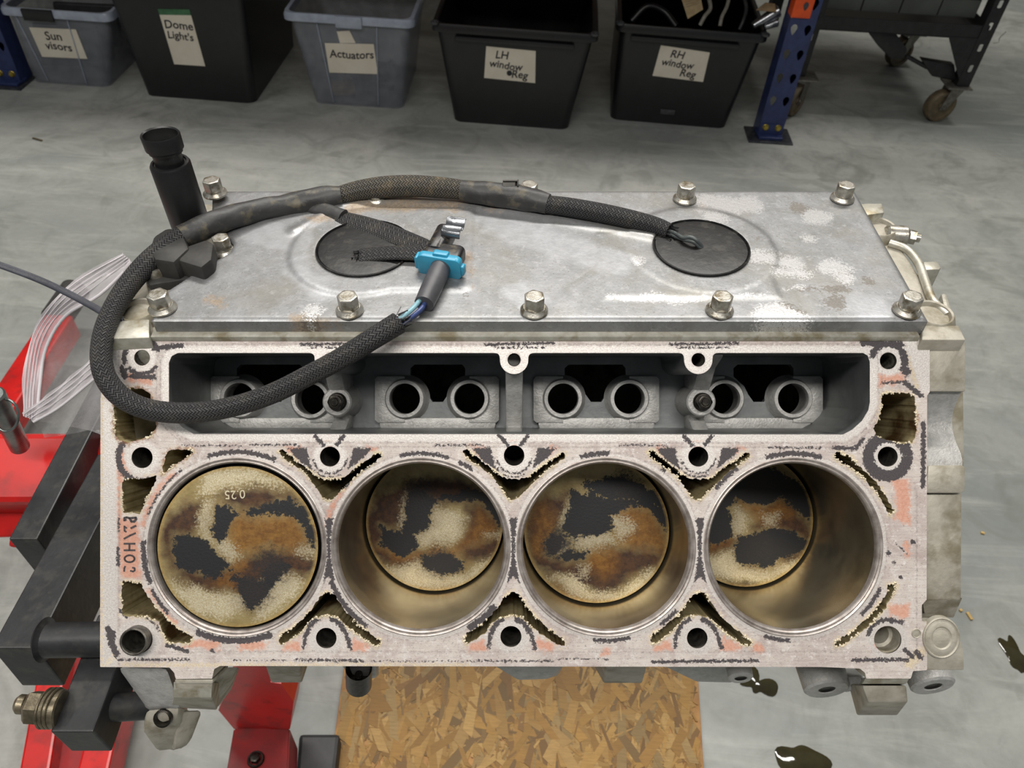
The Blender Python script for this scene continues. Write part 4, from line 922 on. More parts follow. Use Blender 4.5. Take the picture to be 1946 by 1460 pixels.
def cov_h(V):
    X, Y = V[:, 0] * 1000, V[:, 1] * 1000
    g1, g2 = (G1[0] * 1000, G1[1] * 1000), (G2[0] * 1000, G2[1] * 1000)
    a = sd_circle(X, Y, g1[0], g1[1], 49); xr = pv(885, 480)[0] * 1000
    a = np.minimum(a, sd_poly(X, Y, [(g1[0], g1[1] - 40), (xr, g1[1] - 40), (xr, g1[1] + 44), (g1[0], g1[1] + 44)]) - 4)
    b = sd_circle(X, Y, g2[0], g2[1], 49); xl = pv(1150, 560)[0] * 1000
    p = np.minimum(a, b)
    h = 1.0 / (1 + np.exp(np.clip(p * 1.3, -30, 30)))
    s0 = pv(1160, 567)[1] * 1000
    bar = sd_poly(X, Y, [(xl, s0), (g2[0] + 40, s0), (g2[0] + 40, s0 + 70), (xl, s0 + 70)])
    h = np.maximum(h, 0.7 / (1 + np.exp(np.clip(bar * 1.2, -30, 30))))
    # long swage running from the upper left grommet to the right grommet
    pts = [pv(560, 440), pv(640, 395), pv(720, 382), pv(850, 388), pv(1000, 405), pv(1120, 428), pv(1240, 452)]
    r = umin([sd_cap(X, Y, pts[i][0] * 1000, pts[i][1] * 1000, pts[i + 1][0] * 1000, pts[i + 1][1] * 1000, 0) for i in range(6)])
    h = h + 1.8 * np.exp(-(r / 4.2) ** 2)
    for g in (g1, g2):
        d = sd_circle(X, Y, g[0], g[1], 31.2); h = h - 1.2 / (1 + np.exp(np.clip(d * 4, -30, 30)))
    e = -sd_poly(X, Y, [(c[0] * 1000, c[1] * 1000) for c in OC])
    h = h - 1.6 * np.exp(-np.clip(e, 0, 50) / .8)
    return h / 1000
VC, TC_, EC = march(-.224, .256, -.004, .150, .0015, lambda X, Y: -sd_poly(X, Y, OC))
cover = sheet('valley_cover', VC, TC_, EC, cov_h, .0095, [M_COVER, M_COVER], block, {'fv': vfields}, 0, True, VAL_M)
cover['label'] = 'flat grey bolted cover plate with two black grommets'
# attributes were made in valley coordinates; the mesh now lives in the block frame
bm = bmesh.new(); add_prism(bm, [(-.2175, -.004), (.2455, -.004), (.2455, .146), (-.2175, .146)], -.0096, -.0135, VAL_M, bev=.0006)
bm_obj('cover_gasket_rail', bm, M_MACH, block, True)
for px_, py_, k in ((310, 588, 0), (665, 592, 0), (1015, 592, 0), (1367, 592, 0), (1722, 592, 0), (412, 378, 1), (715, 378, 1), (1005, 378, 1), (1301, 380, 1), (1600, 379, 1)):
    x, s = pv(px_, py_); bm = bmesh.new()
    hexhead(bm, VAL_M @ Matrix.Translation((x, s, .004 if (k and px_ == 412) else -.001 if px_ == 715 else .0005)) @ Matrix.Rotation(px_ * .37, 4, 'Z'), .0056, .005 if px_ == 715 else .0115, .0084)
    bm_obj('cover_bolt', bm, M_STEEL, cover, True)
for (gx, gy) in (G1, G2):
    bm = bmesh.new(); add_lathe(bm, [(.0308, .0004), (.0300, .0013), (.026, .0019), (.012, .0023), (0, .0023)], 64, VAL_M @ Matrix.Translation((gx, gy, .0003)))
    add_lathe(bm, [(.031, -.001), (.0318, .0022), (.0311, .0026), (.0304, .0006)], 64, VAL_M @ Matrix.Translation((gx, gy, .0)))
    bm_obj('rubber_grommet', bm, M_RUBBER, cover, True)['label'] = 'round dusty black rubber grommet'
# ---------------------------------------------------------------- right-hand flange, pieces in the block frame
def pzs(P, z): return [at(a, b, z) for a, b in P]
def piece(name, P, z1, z0, mat, bev=.001, sc=1.0, sh=(0, 0), label=None):
    bm = bmesh.new(); add_prism(bm, pzs(P, z1), z1, z0, bev=bev, scale0=sc, shift0=sh)
    o = bm_obj(name, bm, mat, block, True)
    if label: o['label'] = label
    return o
piece('flange_lug', [(1766, 646), (1830, 646), (1836, 652), (1836, 745), (1766, 745)], -.0006, -.06, M_CASTD, .0012)
piece('flange_lug', [(1764, 886), (1835, 886), (1835, 935), (1826, 938), (1760, 938)], -.0006, -.06, M_CASTD, .0012)
piece('flange_web', [(1760, 742), (1832, 742), (1834, 890), (1760, 890)], -.017, -.06, M_CASTD, .0015)
# scooped recess between the two lugs
bm = bmesh.new(); P = []
for k in range(13):
    t = k / 12; P.append((742 + 146 * t, -.004 - .011 * math.sin(math.pi * min(1, t * 1.15))))
V_, F_ = [], []
for k, (yy, z) in enumerate(P):
    V_ += [Vector((*at(1762, yy, -.001), z)), Vector((*at(1834, yy, -.001), z))]
    if k: F_.append((2 * k - 2, 2 * k - 1, 2 * k + 1, 2 * k))
mesh_obj('flange_scoop', V_, F_, M_CAST, block, True)
piece('flange_pad', [(1756, 938), (1829, 936), (1828, 1142), (1752, 1142)], -.006, -.055, M_CASTD, .0015)
bm = bmesh.new()
t = [Vector((*at(1753, 1140, -.006), -.006)), Vector((*at(1828, 1138, -.006), -.006)), Vector((*at(1812, 1174, -.020), -.020)), Vector((*at(1758, 1172, -.020), -.020))]
b_ = [v + Vector((-.004, .012, -.03)) for v in t]
mesh_obj('flange_underside', t + b_, [(0, 1, 2, 3)[::-1], (3, 2, 6, 7)[::-1], (2, 1, 5, 6)[::-1], (0, 3, 7, 4)[::-1]], M_CASTD, block)
piece('corner_lug', [(1752, 1182), (1808, 1182), (1828, 1222), (1833, 1240), (1833, 1275), (1756, 1275)], -.0006, -.05, M_CASTD, .0012)
bm = bmesh.new(); X_, Y_ = at(1788, 1212, 0)
add_lathe(bm, [(.0, .0006), (.004, .0006), (.0055, .0001), (.0062, .0009), (.0085, .0009), (.0098, .0002), (.0105, .0010), (.0112, .0006), (.0115, -.003)], 40, Matrix.Translation((X_, Y_, .0003)) @ Matrix.Diagonal((1.0, 1.12, 1, 1)))
bm_obj('core_plug', bm, M_CASTD, block, True)['label'] = 'round greasy plug on the lower right corner'
bm = bmesh.new(); X_, Y_ = at(1741, 1204, 0); add_lathe(bm, [(0, .0003), (.0015, .0003), (.0022, .0001), (.0026, .0006), (.003, .0)], 20, Matrix.Translation((X_, Y_, .0)))
bm_obj('small_plug', bm, M_CASTD, block, True)
# shoulder between the cover and the deck on the right, and the raised end of the block
def vpiece(name, P, n1, n0, mat, bev=.001, sc=1.0, sh=(0, 0)):
    bm = bmesh.new(); add_prism(bm, [pv(a, b, n1) for a, b in P], n1, n0, VAL_M, bev=bev, scale0=sc, shift0=sh)
    return bm_obj(name, bm, mat, block, True)
vpiece('end_shoulder', [(1752, 618), (1822, 618), (1836, 646), (1752, 646)], -.009, -.05, M_CASTD)
vpiece('end_face', [(1640, 385), (1660, 385), (1700, 450), (1745, 520), (1790, 590), (1803, 616), (1700, 616), (1610, 420)], -.014, -.07, M_CASTD, .002)
vpiece('end_lug', [(1630, 387), (1676, 386), (1681, 404), (1640, 410)], -.004, -.06, M_MACH, .001)
vpiece('end_lug', [(1755, 497), (1781, 496), (1789, 508), (1786, 512), (1758, 513)], -.012, -.05, M_MACH, .001)
vpiece('end_lug', [(1788, 556), (1800, 556), (1814, 600), (1814, 615), (1800, 615)], -.013, -.05, M_MACH, .002)
for px_, py_, r in ((1668, 434, .0125), (1772, 598, .0125), (262, 592, .0115)):
    x, s = pv(px_, py_, -.010); bm = bmesh.new()
    add_lathe(bm, [(0, -.0005), (r * .8, -.001), (r * .86, .0015), (r * .95, .002), (r * 1.02, .001), (r * 1.2, -.004), (r * 1.25, -.03)], 40, VAL_M @ Matrix.Translation((x, s, -.010)))
    bm_obj('dowel_plug', bm, M_CASTD, block, True)
rim = [pv(1690, 462, -.012), pv(1722, 474, -.012), pv(1745, 500, -.012), pv(1758, 535, -.012), pv(1772, 570, -.012), pv(1800, 600, -.012)]
tube('end_rib', [(*(vl(a, b, -.012)), .0028) for a, b in rim], M_MACH, block, 6, 12)
bm = bmesh.new(); x, s = pv(1712, 447, -.014); add_cyl(bm, vl(x - .012, s, -.014), vl(x + .004, s - .002, -.014), .0075, bev=.002); add_cyl(bm, vl(x + .003, s - .001, -.014), vl(x + .009, s - .003, -.014), .0052, 6); add_cyl(bm, vl(x + .009, s - .003, -.014), vl(x + .012, s - .004, -.014), .003, 16)
bm_obj('side_bolt', bm, M_STEEL, block, True)
# left-hand end: shoulder, machined corner
vpiece('end_shoulder', [(212, 610), (284, 606), (284, 642), (204, 644)], -.008, -.05, M_MACH)
vpiece('end_face', [(236, 560), (290, 530), (330, 560), (290, 612), (226, 612)], -.013, -.06, M_CASTD, .002)
vpiece('sensor_ledge', [(272, 515), (300, 500), (420, 470), (445, 486), (384, 520), (330, 556), (278, 545)], -.008, -.05, M_CASTD, .002)
# ---------------------------------------------------------------- pressure sensor and its hold-down
x0, s0 = pv(362, 425, 0)
ps = bpy.data.objects.new('pressure_sensor', None)  # replaced by a mesh part below
bpy.data.objects.remove(ps)
bm = bmesh.new(); MS = VAL_M @ Matrix.Translation((x0, s0, -.004))
add_lathe(bm, [(0, 0), (.0122, 0), (.0128, .0015), (.0128, .049), (.0120, .0505), (.0105, .0507), (.0100, .0495), (.0085, .0495), (0, .0495)], 48, MS)
sen = bm_obj('pressure_sensor', bm, M_BLACKP, block, True); sen['label'] = 'tall black cylindrical pressure sensor at the left end'
bm = bmesh.new()
def oval(r, k): return [(r * math.cos(a * math.pi / 16) * k, r * math.sin(a * math.pi / 16)) for a in range(32)]
def add_oval_ring(bm, prof, k, M):
    t = bmesh.new(); R = []
    for r, z in prof: R.append([t.verts.new((a, b, z)) for a, b in oval(r, k)])
    for A_, B_ in zip(R, R[1:]):
        for i in range(32): t.faces.new((A_[i], A_[(i + 1) % 32], B_[(i + 1) % 32], B_[i]))
    t.faces.new(R[0]); t.faces.new(R[-1][::-1]); merge(bm, t, M)
add_oval_ring(bm, [(.0080, .049), (.0080, .057), (.0086, .0590), (.0104, .0605), (.0106, .0695), (.0102, .0703), (.0094, .0695), (.0092, .058)], 1.16, MS)
bm_obj('sensor_socket', bm, M_BLACKP, sen, True)['label'] = 'oval open connector socket'
M_GREY = simple('pale_oil', (150, 152, 146), (120, 122, 116), .15, 0, 30, 0)
bm = bmesh.new(); add_oval_ring(bm, [(.0085, .0602), (.0084, .0606)], 1.16, MS); bm_obj('socket_floor', bm, M_GREY, sen, True)
M_DUSTP = simple('dusty_black_plastic', (62, 61, 58), (44, 43, 42), .6, 0, 60, .3)
def bblock(name, P, n1, n0, mat, bev=.003, parent=None):
    bm = bmesh.new(); add_prism(bm, [pv(a, b, n1) for a, b in P], n1, n0, VAL_M, bev=bev); return bm_obj(name, bm, mat, parent or block, True)
cs = bblock('sensor_housing', [(282, 472), (290, 448), (318, 430), (345, 437), (360, 470), (330, 498), (292, 492)], .012, -.010, M_DUSTP, .003); cs['label'] = 'dusty black plastic sensor housing below the cable loop'
bblock('housing_cap', [(336, 486), (352, 468), (392, 454), (406, 462), (402, 492), (382, 508), (336, 494)], .010, -.008, M_DUSTP, .002, cs)
bblock('hold_down_plate', [(270, 520), (300, 498), (330, 496), (392, 512), (372, 528), (320, 536), (284, 542)], -.002, -.009, M_DUSTP, .001, cs)
x, s = pv(296, 512, .0); bm = bmesh.new(); add_lathe(bm, [(0, .001), (.004, .001), (.0045, .003), (.0068, .0035), (.0075, .001), (.0078, -.004)], 32, VAL_M @ Matrix.Translation((x, s, 0)))
bm_obj('hold_down_bolt', bm, M_STEEL, cs, True)
x, s = pv(424, 470, -.002); bm = bmesh.new(); hexhead(bm, VAL_M @ Matrix.Translation((x, s, -.006)), .0052, .012, .008); bm_obj('side_bolt', bm, M_STEEL, block, True)
# ---------------------------------------------------------------- lower edge features
piece('mount_tab', [(332, 1292), (405, 1292), (404, 1300), (332, 1300)], -.004, -.030, M_CASTD, .0006)
def xyz(px, py, z): return Vector((*at(px, py, z), z))
def hexa(name, T, B, mat, bev=.001, label=None):
    # T, B: two quads of (px, py, z)
    bm = bmesh.new(); v = [bm.verts.new(xyz(*p)) for p in T + B]
    bm.faces.new(v[:4]); bm.faces.new(v[4:][::-1])
    for i in range(4): bm.faces.new((v[i], v[4 + i], v[4 + (i + 1) % 4], v[(i + 1) % 4]))
    bmesh.ops.recalc_face_normals(bm, faces=bm.faces)
    if bev: bmesh.ops.bevel(bm, geom=bm.edges[:], offset=bev, segments=2, affect='EDGES', profile=.5)
    o = bm_obj(name, bm, mat, block, True)
    if label: o['label'] = label
    return o
# left foot with the machined step
hexa('mount_foot', [(332, 1296, -.008), (405, 1296, -.008), (402, 1325, -.014), (330, 1325, -.014)], [(338, 1300, -.09), (430, 1300, -.09), (412, 1350, -.055), (326, 1345, -.055)], M_CASTD)
hexa('mount_foot', [(330, 1296, -.0085), (403, 1296, -.0085), (402, 1326, -.0135), (329, 1326, -.0135)], [(332, 1296, -.016), (403, 1296, -.016), (402, 1328, -.018), (330, 1328, -.018)], M_MACH, .0005)
hexa('mount_rib', [(402, 1270, -.020), (452, 1268, -.045), (436, 1300, -.06), (410, 1330, -.05)], [(410, 1270, -.09), (455, 1270, -.09), (440, 1310, -.10), (414, 1345, -.09)], M_CASTD)
hexa('cast_neck', [(222, 1268, -.03), (318, 1268, -.02), (345, 1345, -.045), (285, 1350, -.055)], [(240, 1268, -.12), (345, 1268, -.12), (360, 1370, -.12), (270, 1370, -.12)], M_CAST, .004)
hexa('cast_foot', [(275, 1350, -.050), (342, 1342, -.050), (338, 1362, -.052), (268, 1392, -.055)], [(290, 1380, -.085), (375, 1352, -.09), (352, 1425, -.085), (298, 1430, -.085)], M_CASTD, .003)
hexa('cast_foot_side', [(338, 1352, -.055), (385, 1350, -.075), (362, 1410, -.075), (330, 1428, -.07)], [(330, 1352, -.10), (380, 1352, -.10), (355, 1420, -.10), (320, 1428, -.10)], M_CASTD, .003)
bm = bmesh.new(); c = xyz(309, 1366, -.0495); add_lathe(bm, [(0, -.004), (.0042, -.004), (.0048, .0012), (.0060, .0008), (.0062, -.002)], 24, Matrix.Translation(c)); bm_obj('foot_bolt_hole', bm, M_DARKST, block, True)
# right foot
hexa('mount_foot', [(1645, 1288, -.002), (1729, 1288, -.002), (1722, 1300, -.010), (1638, 1300, -.010)], [(1640, 1288, -.06), (1725, 1288, -.06), (1715, 1302, -.06), (1632, 1302, -.06)], M_MACH, .0006)
hexa('mount_foot', [(1638, 1303, -.012), (1722, 1303, -.012), (1726, 1335, -.016), (1650, 1335, -.016)], [(1612, 1300, -.08), (1705, 1300, -.08), (1706, 1360, -.055), (1628, 1360, -.055)], M_CASTD, .0012)
def boss(c, axis_to, r1, r2, hole, mat=M_CAST):
    bm = bmesh.new(); p = xyz(*c); q = xyz(*axis_to); M, L = axis_M(p, q)
    add_lathe(bm, [(hole * .9, .02), (hole, -.0005), (hole, 0), (r1 - .0012, 0), (r1, .0012), (r2, L)], 40, M)
    add_lathe(bm, [(0, .018), (hole, .018)], 20, M)
    return bm_obj('bolt_boss', bm, mat, block, True)
def boss2(px, py, z, L, r1, r2, hole, dx=0.0):
    c = xyz(px, py, z); q = c + Vector((dx, .74, -.67)) * L
    bm = bmesh.new(); M, L_ = axis_M(c, q)
    add_lathe(bm, [(hole * .9, .02), (hole, .0006), (hole + .0006, 0), (r1 - .0014, 0), (r1, .0014), (r2, L_)], 40, M); add_lathe(bm, [(0, .018), (hole, .018)], 20, M)
    o = bm_obj('bolt_boss', bm, M_CAST, block, True)
    bm = bmesh.new(); add_lathe(bm, [(0, .0016), (hole * .8, .0016), (hole * .99, .0006)], 24, M); bm_obj('hole_shade_disc', bm, M_DKHOLE, o, True)  # dark disc near the mouth paints in the shade of a deep hole
M_DKHOLE = simple('hole_shade', (34, 32, 30), (22, 21, 20), .35, .3, 100, .1)
boss2(1572, 1312, -.070, .06, .0155, .0185, .0058, -.03); boss2(1774, 1306, -.055, .055, .0145, .0165, .0058, -.05)
boss2(1408, 1291, -.095, .05, .0090, .0100, .0045)
hexa('boss_web', [(1585, 1285, -.08), (1640, 1285, -.06), (1640, 1310, -.06), (1600, 1318, -.075)], [(1585, 1270, -.12), (1640, 1270, -.12), (1640, 1300, -.12), (1600, 1310, -.12)], M_CAST, .003)
hexa('skirt_rib', [(940, 1266, -.13), (1072, 1266, -.13), (1040, 1291, -.15), (985, 1293, -.15)], [(900, 1230, -.19), (1090, 1230, -.19), (1060, 1285, -.19), (975, 1285, -.19)], M_CAST, .002)
hexa('skirt_rib', [(1260, 1266, -.13), (1400, 1266, -.13), (1392, 1298, -.15), (1324, 1296, -.15)], [(1230, 1230, -.19), (1420, 1230, -.19), (1400, 1290, -.19), (1315, 1290, -.19)], M_CAST, .002)
hexa('skirt_rib', [(650, 1266, -.13), (716, 1266, -.13), (714, 1290, -.15), (668, 1288, -.15)], [(640, 1230, -.19), (720, 1230, -.19), (720, 1285, -.19), (660, 1285, -.19)], M_CAST, .002)
hexa('skirt_lug', [(1152, 1266, -.10), (1226, 1266, -.10), (1226, 1279, -.115), (1150, 1279, -.115)], [(1120, 1250, -.19), (1226, 1250, -.19), (1220, 1299, -.15), (1147, 1299, -.15)], M_CASTD, .0015)
hexa('skirt_lug', [(505, 1266, -.10), (572, 1266, -.10), (570, 1280, -.115), (512, 1280, -.115)], [(500, 1250, -.19), (590, 1250, -.19), (574, 1298, -.15), (516, 1298, -.15)], M_CASTD, .0015)
boss((682, 1303, -.14), (682, 1270, -.12), .0100, .0100, .003, M_DARKST)
# ================================================================ PISTONS
PO = {0: (280, 870), 1: (630, 870), 2: (980, 870), 3: (1335, 870)}
PZ = [-.0012, -.084, -.053, -.095]
ST = {
 0: dict(k=[[(230, 640), (330, 620), (450, 640), (500, 730), (580, 830), (670, 870), (600, 960), (560, 980), (440, 950), (360, 975), (250, 920), (215, 760)], [(560, 395), (640, 390), (770, 470), (680, 540), (630, 690), (560, 690), (510, 560), (540, 440)],
           [(790, 440), (900, 390), (1000, 350), (1150, 340), (1300, 420), (1390, 620), (1400, 735), (1340, 720), (1290, 580), (1200, 480), (1080, 450), (960, 460), (850, 485)], [(680, 910), (800, 970), (900, 1000), (980, 880), (1100, 830), (1180, 900), (1060, 1010), (940, 1150), (850, 1230), (760, 1180), (720, 1020)]],
         b=[[(150, 480), (300, 350), (420, 360), (450, 480), (380, 620), (240, 640), (200, 900), (130, 800), (110, 600)], [(540, 310), (700, 250), (900, 200), (1100, 250), (1290, 400), (1100, 340), (880, 400), (770, 430), (640, 370)], [(180, 850), (400, 960), (700, 880), (860, 800), (1000, 740), (1370, 790), (1370, 880), (1280, 980), (1100, 960), (900, 1050), (700, 1090), (400, 1080), (230, 1000)]],
         a=[[(780, 470), (900, 490), (1080, 450), (1220, 500), (1330, 720), (1200, 760), (1000, 730), (800, 780), (640, 830), (680, 650), (690, 540)], [(600, 960), (690, 900), (700, 1040), (820, 1100), (700, 1060), (580, 1010)], [(680, 830), (760, 850), (780, 930), (700, 900)]],
         l=[[(200, 1020), (450, 1090), (700, 1110), (850, 1150), (760, 1260), (600, 1330), (400, 1290), (250, 1150)], [(900, 1030), (1080, 970), (1250, 1000), (1200, 1150), (1000, 1270), (880, 1330)], [(560, 720), (640, 640), (700, 700), (740, 800), (660, 850), (590, 800)], [(440, 360), (520, 350), (500, 560), (540, 720), (480, 680), (430, 560)], [(480, 120), (900, 80), (1200, 240), (900, 180), (640, 250), (400, 300)], [(1210, 740), (1370, 740), (1360, 775), (1220, 780)]]),
 1: dict(k=[[(390, 560), (560, 590), (610, 480), (620, 300), (660, 265), (740, 290), (860, 340), (820, 400), (800, 560), (700, 600), (660, 640), (710, 720), (600, 810), (480, 780), (400, 700)], [(860, 310), (1000, 300), (1060, 260), (1200, 260), (1320, 360), (1400, 480), (1410, 600), (1340, 540), (1260, 400), (1100, 340), (900, 360)], [(740, 800), (900, 770), (1080, 850), (1060, 940), (900, 970), (760, 900)]],
         b=[[(260, 700), (270, 450), (400, 260), (600, 250), (700, 170), (900, 150), (1150, 200), (1300, 320), (1080, 330), (900, 380), (620, 300), (600, 560), (400, 560), (390, 700), (480, 780), (600, 820), (860, 740), (760, 830), (550, 910), (420, 880), (330, 800)], [(1060, 700), (1400, 650), (1370, 800), (1240, 840), (1080, 860)], [(1080, 380), (1250, 400), (1380, 600), (1100, 660), (1120, 500)]],
         a=[[(820, 720), (1000, 730), (1100, 640), (1200, 420), (1340, 560), (1370, 640), (1080, 720), (1000, 820), (900, 830)], [(400, 720), (600, 815), (860, 735), (720, 810), (500, 860)], [(620, 1090), (1000, 1090), (950, 1130), (700, 1140)], [(430, 960), (620, 1110), (700, 1160), (500, 1060)]],
         l=[[(660, 630), (800, 560), (830, 390), (960, 440), (1100, 500), (1050, 620), (1000, 690), (850, 710), (720, 710)], [(430, 920), (700, 850), (900, 990), (1080, 960), (1300, 820), (1250, 960), (1050, 1070), (800, 1080), (560, 1060)], [(560, 560), (600, 310), (610, 480), (580, 590)], [(1250, 630), (1390, 625), (1390, 660)]]),
 2: dict(k=[[(450, 270), (900, 330), (1280, 400), (1290, 620), (1200, 560), (1100, 440), (940, 400), (850, 460), (760, 480), (800, 580), (640, 640), (470, 640), (370, 600), (430, 450)], [(540, 200), (800, 160), (1000, 190), (1200, 320), (1270, 420), (900, 340), (700, 320), (560, 260)], [(340, 820), (450, 730), (600, 760), (500, 830), (400, 850)], [(270, 620), (400, 640), (400, 720), (330, 800), (260, 760)]],
         b=[[(60, 560), (200, 330), (420, 300), (380, 560), (260, 640), (260, 780), (400, 870), (600, 840), (800, 760), (1100, 740), (1250, 780), (1200, 900), (1000, 950), (850, 1060), (700, 1110), (560, 1050), (430, 960), (300, 970), (150, 900)]],
         a=[[(780, 470), (940, 400), (1100, 440), (1240, 640), (1220, 760), (950, 720), (850, 720)], [(600, 740), (820, 740), (850, 900), (700, 960), (560, 900)], [(130, 500), (230, 350), (330, 500), (240, 800), (150, 800)], [(300, 1040), (600, 1200), (900, 1190), (620, 1230), (330, 1120)]],
         l=[[(470, 640), (650, 620), (740, 590), (820, 700), (700, 720), (560, 750), (480, 700)], [(770, 480), (900, 500), (960, 580), (880, 690), (810, 640)], [(290, 980), (500, 960), (600, 1090), (850, 1090), (1100, 920), (1180, 950), (1000, 1150), (700, 1180), (450, 1120)], [(380, 600), (400, 420), (440, 360), (430, 520)], [(520, 890), (600, 880), (580, 960), (530, 950)], [(350, 700), (430, 680), (440, 780), (380, 790)]]),
 3: dict(k=[[(-60, 400), (150, 250), (500, 60), (800, 200), (930, 430), (940, 560), (780, 440), (640, 340), (450, 390), (280, 330), (230, 420), (250, 640), (180, 690), (-60, 700)], [(260, 780), (300, 640), (600, 580), (900, 650), (860, 760), (640, 820), (560, 900), (420, 880), (280, 850)]],
         b=[[(-60, 700), (300, 650), (250, 740), (-60, 820)], [(560, 380), (700, 350), (900, 570), (890, 650), (640, 600), (400, 560)], [(60, 1000), (400, 1040), (560, 1040), (300, 1080), (80, 1060)], [(640, 830), (860, 760), (830, 860), (700, 850)]],
         a=[[(320, 360), (450, 380), (640, 350), (720, 450), (560, 560), (420, 480)], [(60, 700), (280, 670), (200, 720), (60, 740)]],
         l=[[(220, 560), (300, 400), (350, 480), (350, 600), (280, 640)], [(480, 460), (620, 460), (580, 560), (520, 540)], [(-60, 830), (250, 770), (300, 890), (560, 930), (800, 830), (760, 930), (400, 1010), (60, 960)], [(490, 760), (600, 730), (600, 850), (510, 850)]]),
}
M_PIST = layered('carbon_stained_piston_crown', ((186, 168, 120), (158, 138, 92)), [
    ('fp', 1, (88, 60, 38), (56, 40, 32), 110, .75, .26, .5, .2, 1.0),
    ('fp', 2, (168, 120, 54), (128, 84, 34), 110, .75, .28, .45, .3, .92),
    ('fp', 3, (236, 227, 200), (190, 172, 130), 700, 2.2, .20, .4, .4, .95),
    ('fq', 1, (96, 62, 34), (70, 46, 32), 90, .6, .45, .4, .3, .55),
    ('fp', 0, (30, 30, 33), (24, 24, 27), 420, 1.1, .05, .5, .0),
    ('fq', 0, (34, 31, 32), (48, 42, 40), 620, 2.2, .25, .5, .1, .85),
    ('fq', 2, (214, 184, 120), (190, 150, 84), 200, .3, .3, .35, .5, .7),
], rough=.40, metal=.45, bump=.3, bdist=.0003, grain=700)
M_PSIDE = simple('dark_piston_side', (30, 28, 26), (20, 19, 18), .5, .3, 60, .1)
PL = ['leftmost piston, level with the deck, carbon-stained gold and black crown', 'second piston from the left, sunk deep, bright gold patch at its bottom', 'third piston from the left, with a bare white patch at its centre', 'rightmost piston, deepest in its cylinder, mostly black at the top']
MARCHP = march(-52, 52, -52, 52, 1.0, lambda X, Y: 48.7 - np.hypot(X, Y))
for i in range(4):
    dp = D - PZ[i]; x, y = loc(*BORES[i]); ox, oy = PO[i]
    Vp, Tp, Ep = MARCHP
    def conv(P): return [((((ox + a / 4.294) - 973) / F * dp - x) * 1000, ((730 - (oy + b / 4.294)) / F * dp - y) * 1000) for a, b in P]
    def pf(v, i=i, conv=conv, q=False):
        X, Y = v[:, 0] * 1000, v[:, 1] * 1000
        wx, wy = fbm(X, Y, .12, 3, 11 + i) * 6, fbm(X, Y, .12, 3, 41 + i) * 6
        g = lambda k: umin([sd_poly(X + wx, Y + wy, conv(P)) for P in ST[i][k]])
        if q: 
            soft = {0: [(1000, 880), (860, 1080)], 1: [(880, 850), (700, 300)], 2: [(350, 700), (900, 250)], 3: [(450, 750), (450, 200)]}[i]
            pts = conv(soft); R_ = np.hypot(X, Y)
            return np.stack([enc(umin([sd_circle(X + wx, Y + wy, a, b, 9) for a, b in pts]), 16), enc(np.maximum(np.minimum(g('k'), g('a')) - 3, 2 - 5 * vnoise(X, Y, .05, i)), 16), enc(np.maximum(-(R_ - 47.6), -9), 4), 0 * X], 1)
        return np.stack([enc(g('k'), 12), enc(g('b'), 16), enc(g('a'), 16), enc(g('l'), 12)], 1)
    root = thing('piston', PL[i], 'piston', BLOCK_M @ Matrix.Translation((x, y, PZ[i] - .03)), 'pistons in the cylinders')
    cr = sheet('crown', Vp / 1000, Tp, Ep, .03, .002, [M_PIST, M_PSIDE], root, {'fp': pf, 'fq': lambda v: pf(v, q=True)}, 1)
    bm = bmesh.new(); add_lathe(bm, [(.0487, .0285), (.0489, .0275), (.0489, .022), (.0485, .0218), (.0485, .0200), (.0501, .0198), (.0501, .0180), (.0488, .0178), (.0499, .016), (.0499, -.01), (.0, -.01)], 96)
    bm_obj('skirt', bm, M_PSIDE, root, True)
    if i == 0:
        M_STAMP = simple('stamped_mark', (224, 214, 186), (200, 188, 160), .5, .2, 200, 0)
        p = ((ox + 745 / 4.294 - 973) / F * dp - x, (730 - (oy + 300 / 4.294)) / F * dp - y)
        text_obj('stamped_number', '0.25', .0075, M_STAMP, root, Matrix.Translation((p[0] + .004, p[1] + .003, .0301)) @ Matrix.Rotation(math.radians(180 + 4), 4, 'Z'), extrude=.00008)
# ================================================================ WIRING HARNESS
def braid(name, c1, c2, N, Kv, rough=.5, dust=(110, 102, 84), dustamt=.25):
    m = NT(name); uv = m.n.new('ShaderNodeUVMap'); sp = m.n.new('ShaderNodeSeparateXYZ'); m.link(uv.outputs[0], sp.inputs[0])
    a = m.math('ADD', m.math('MULTIPLY', sp.outputs[0], 2 * math.pi * N), m.math('MULTIPLY', sp.outputs[1], Kv))
    b = m.math('SUBTRACT', m.math('MULTIPLY', sp.outputs[0], 2 * math.pi * N), m.math('MULTIPLY', sp.outputs[1], Kv))
    sa, sb = m.math('SINE', a), m.math('SINE', b)
    w = m.math('SINE', m.math('MULTIPLY', m.math('ADD', a, b), .5)); sel = m.ramp(w, -.1, .1)
    h = m.mixf(sel, m.math('ABSOLUTE', sa), m.math('ABSOLUTE', sb)); fine = m.math('SINE', m.math('MULTIPLY', a, 3.0))
    h2 = m.math('ADD', h, m.math('MULTIPLY', fine, .18))
    col = m.mix(m.ramp(h2, .15, .95), lin(c2), lin(c1)); d = m.noise(90, 5, .7)
    col = m.mix(m.ramp(d, .50, .70, 0, dustamt), col, lin(dust))
    return m.done(col, m.ramp(h2, .2, 1, .7, rough), 0, m.bump(h2, .8, .0008), .45)
M_BRAID = braid('black_braided_sleeve', (62, 62, 64), (12, 12, 13), 12, 1500)
M_BRAIDD = braid('dusty_braided_sleeve', (92, 88, 80), (26, 25, 24), 12, 1500, .6, (128, 112, 84), .6)
M_TAPE = simple('black_cloth_tape', (66, 66, 66), (48, 48, 48), .5, 0, 50, .35, .0008, c3=(96, 90, 76), scale3=110)
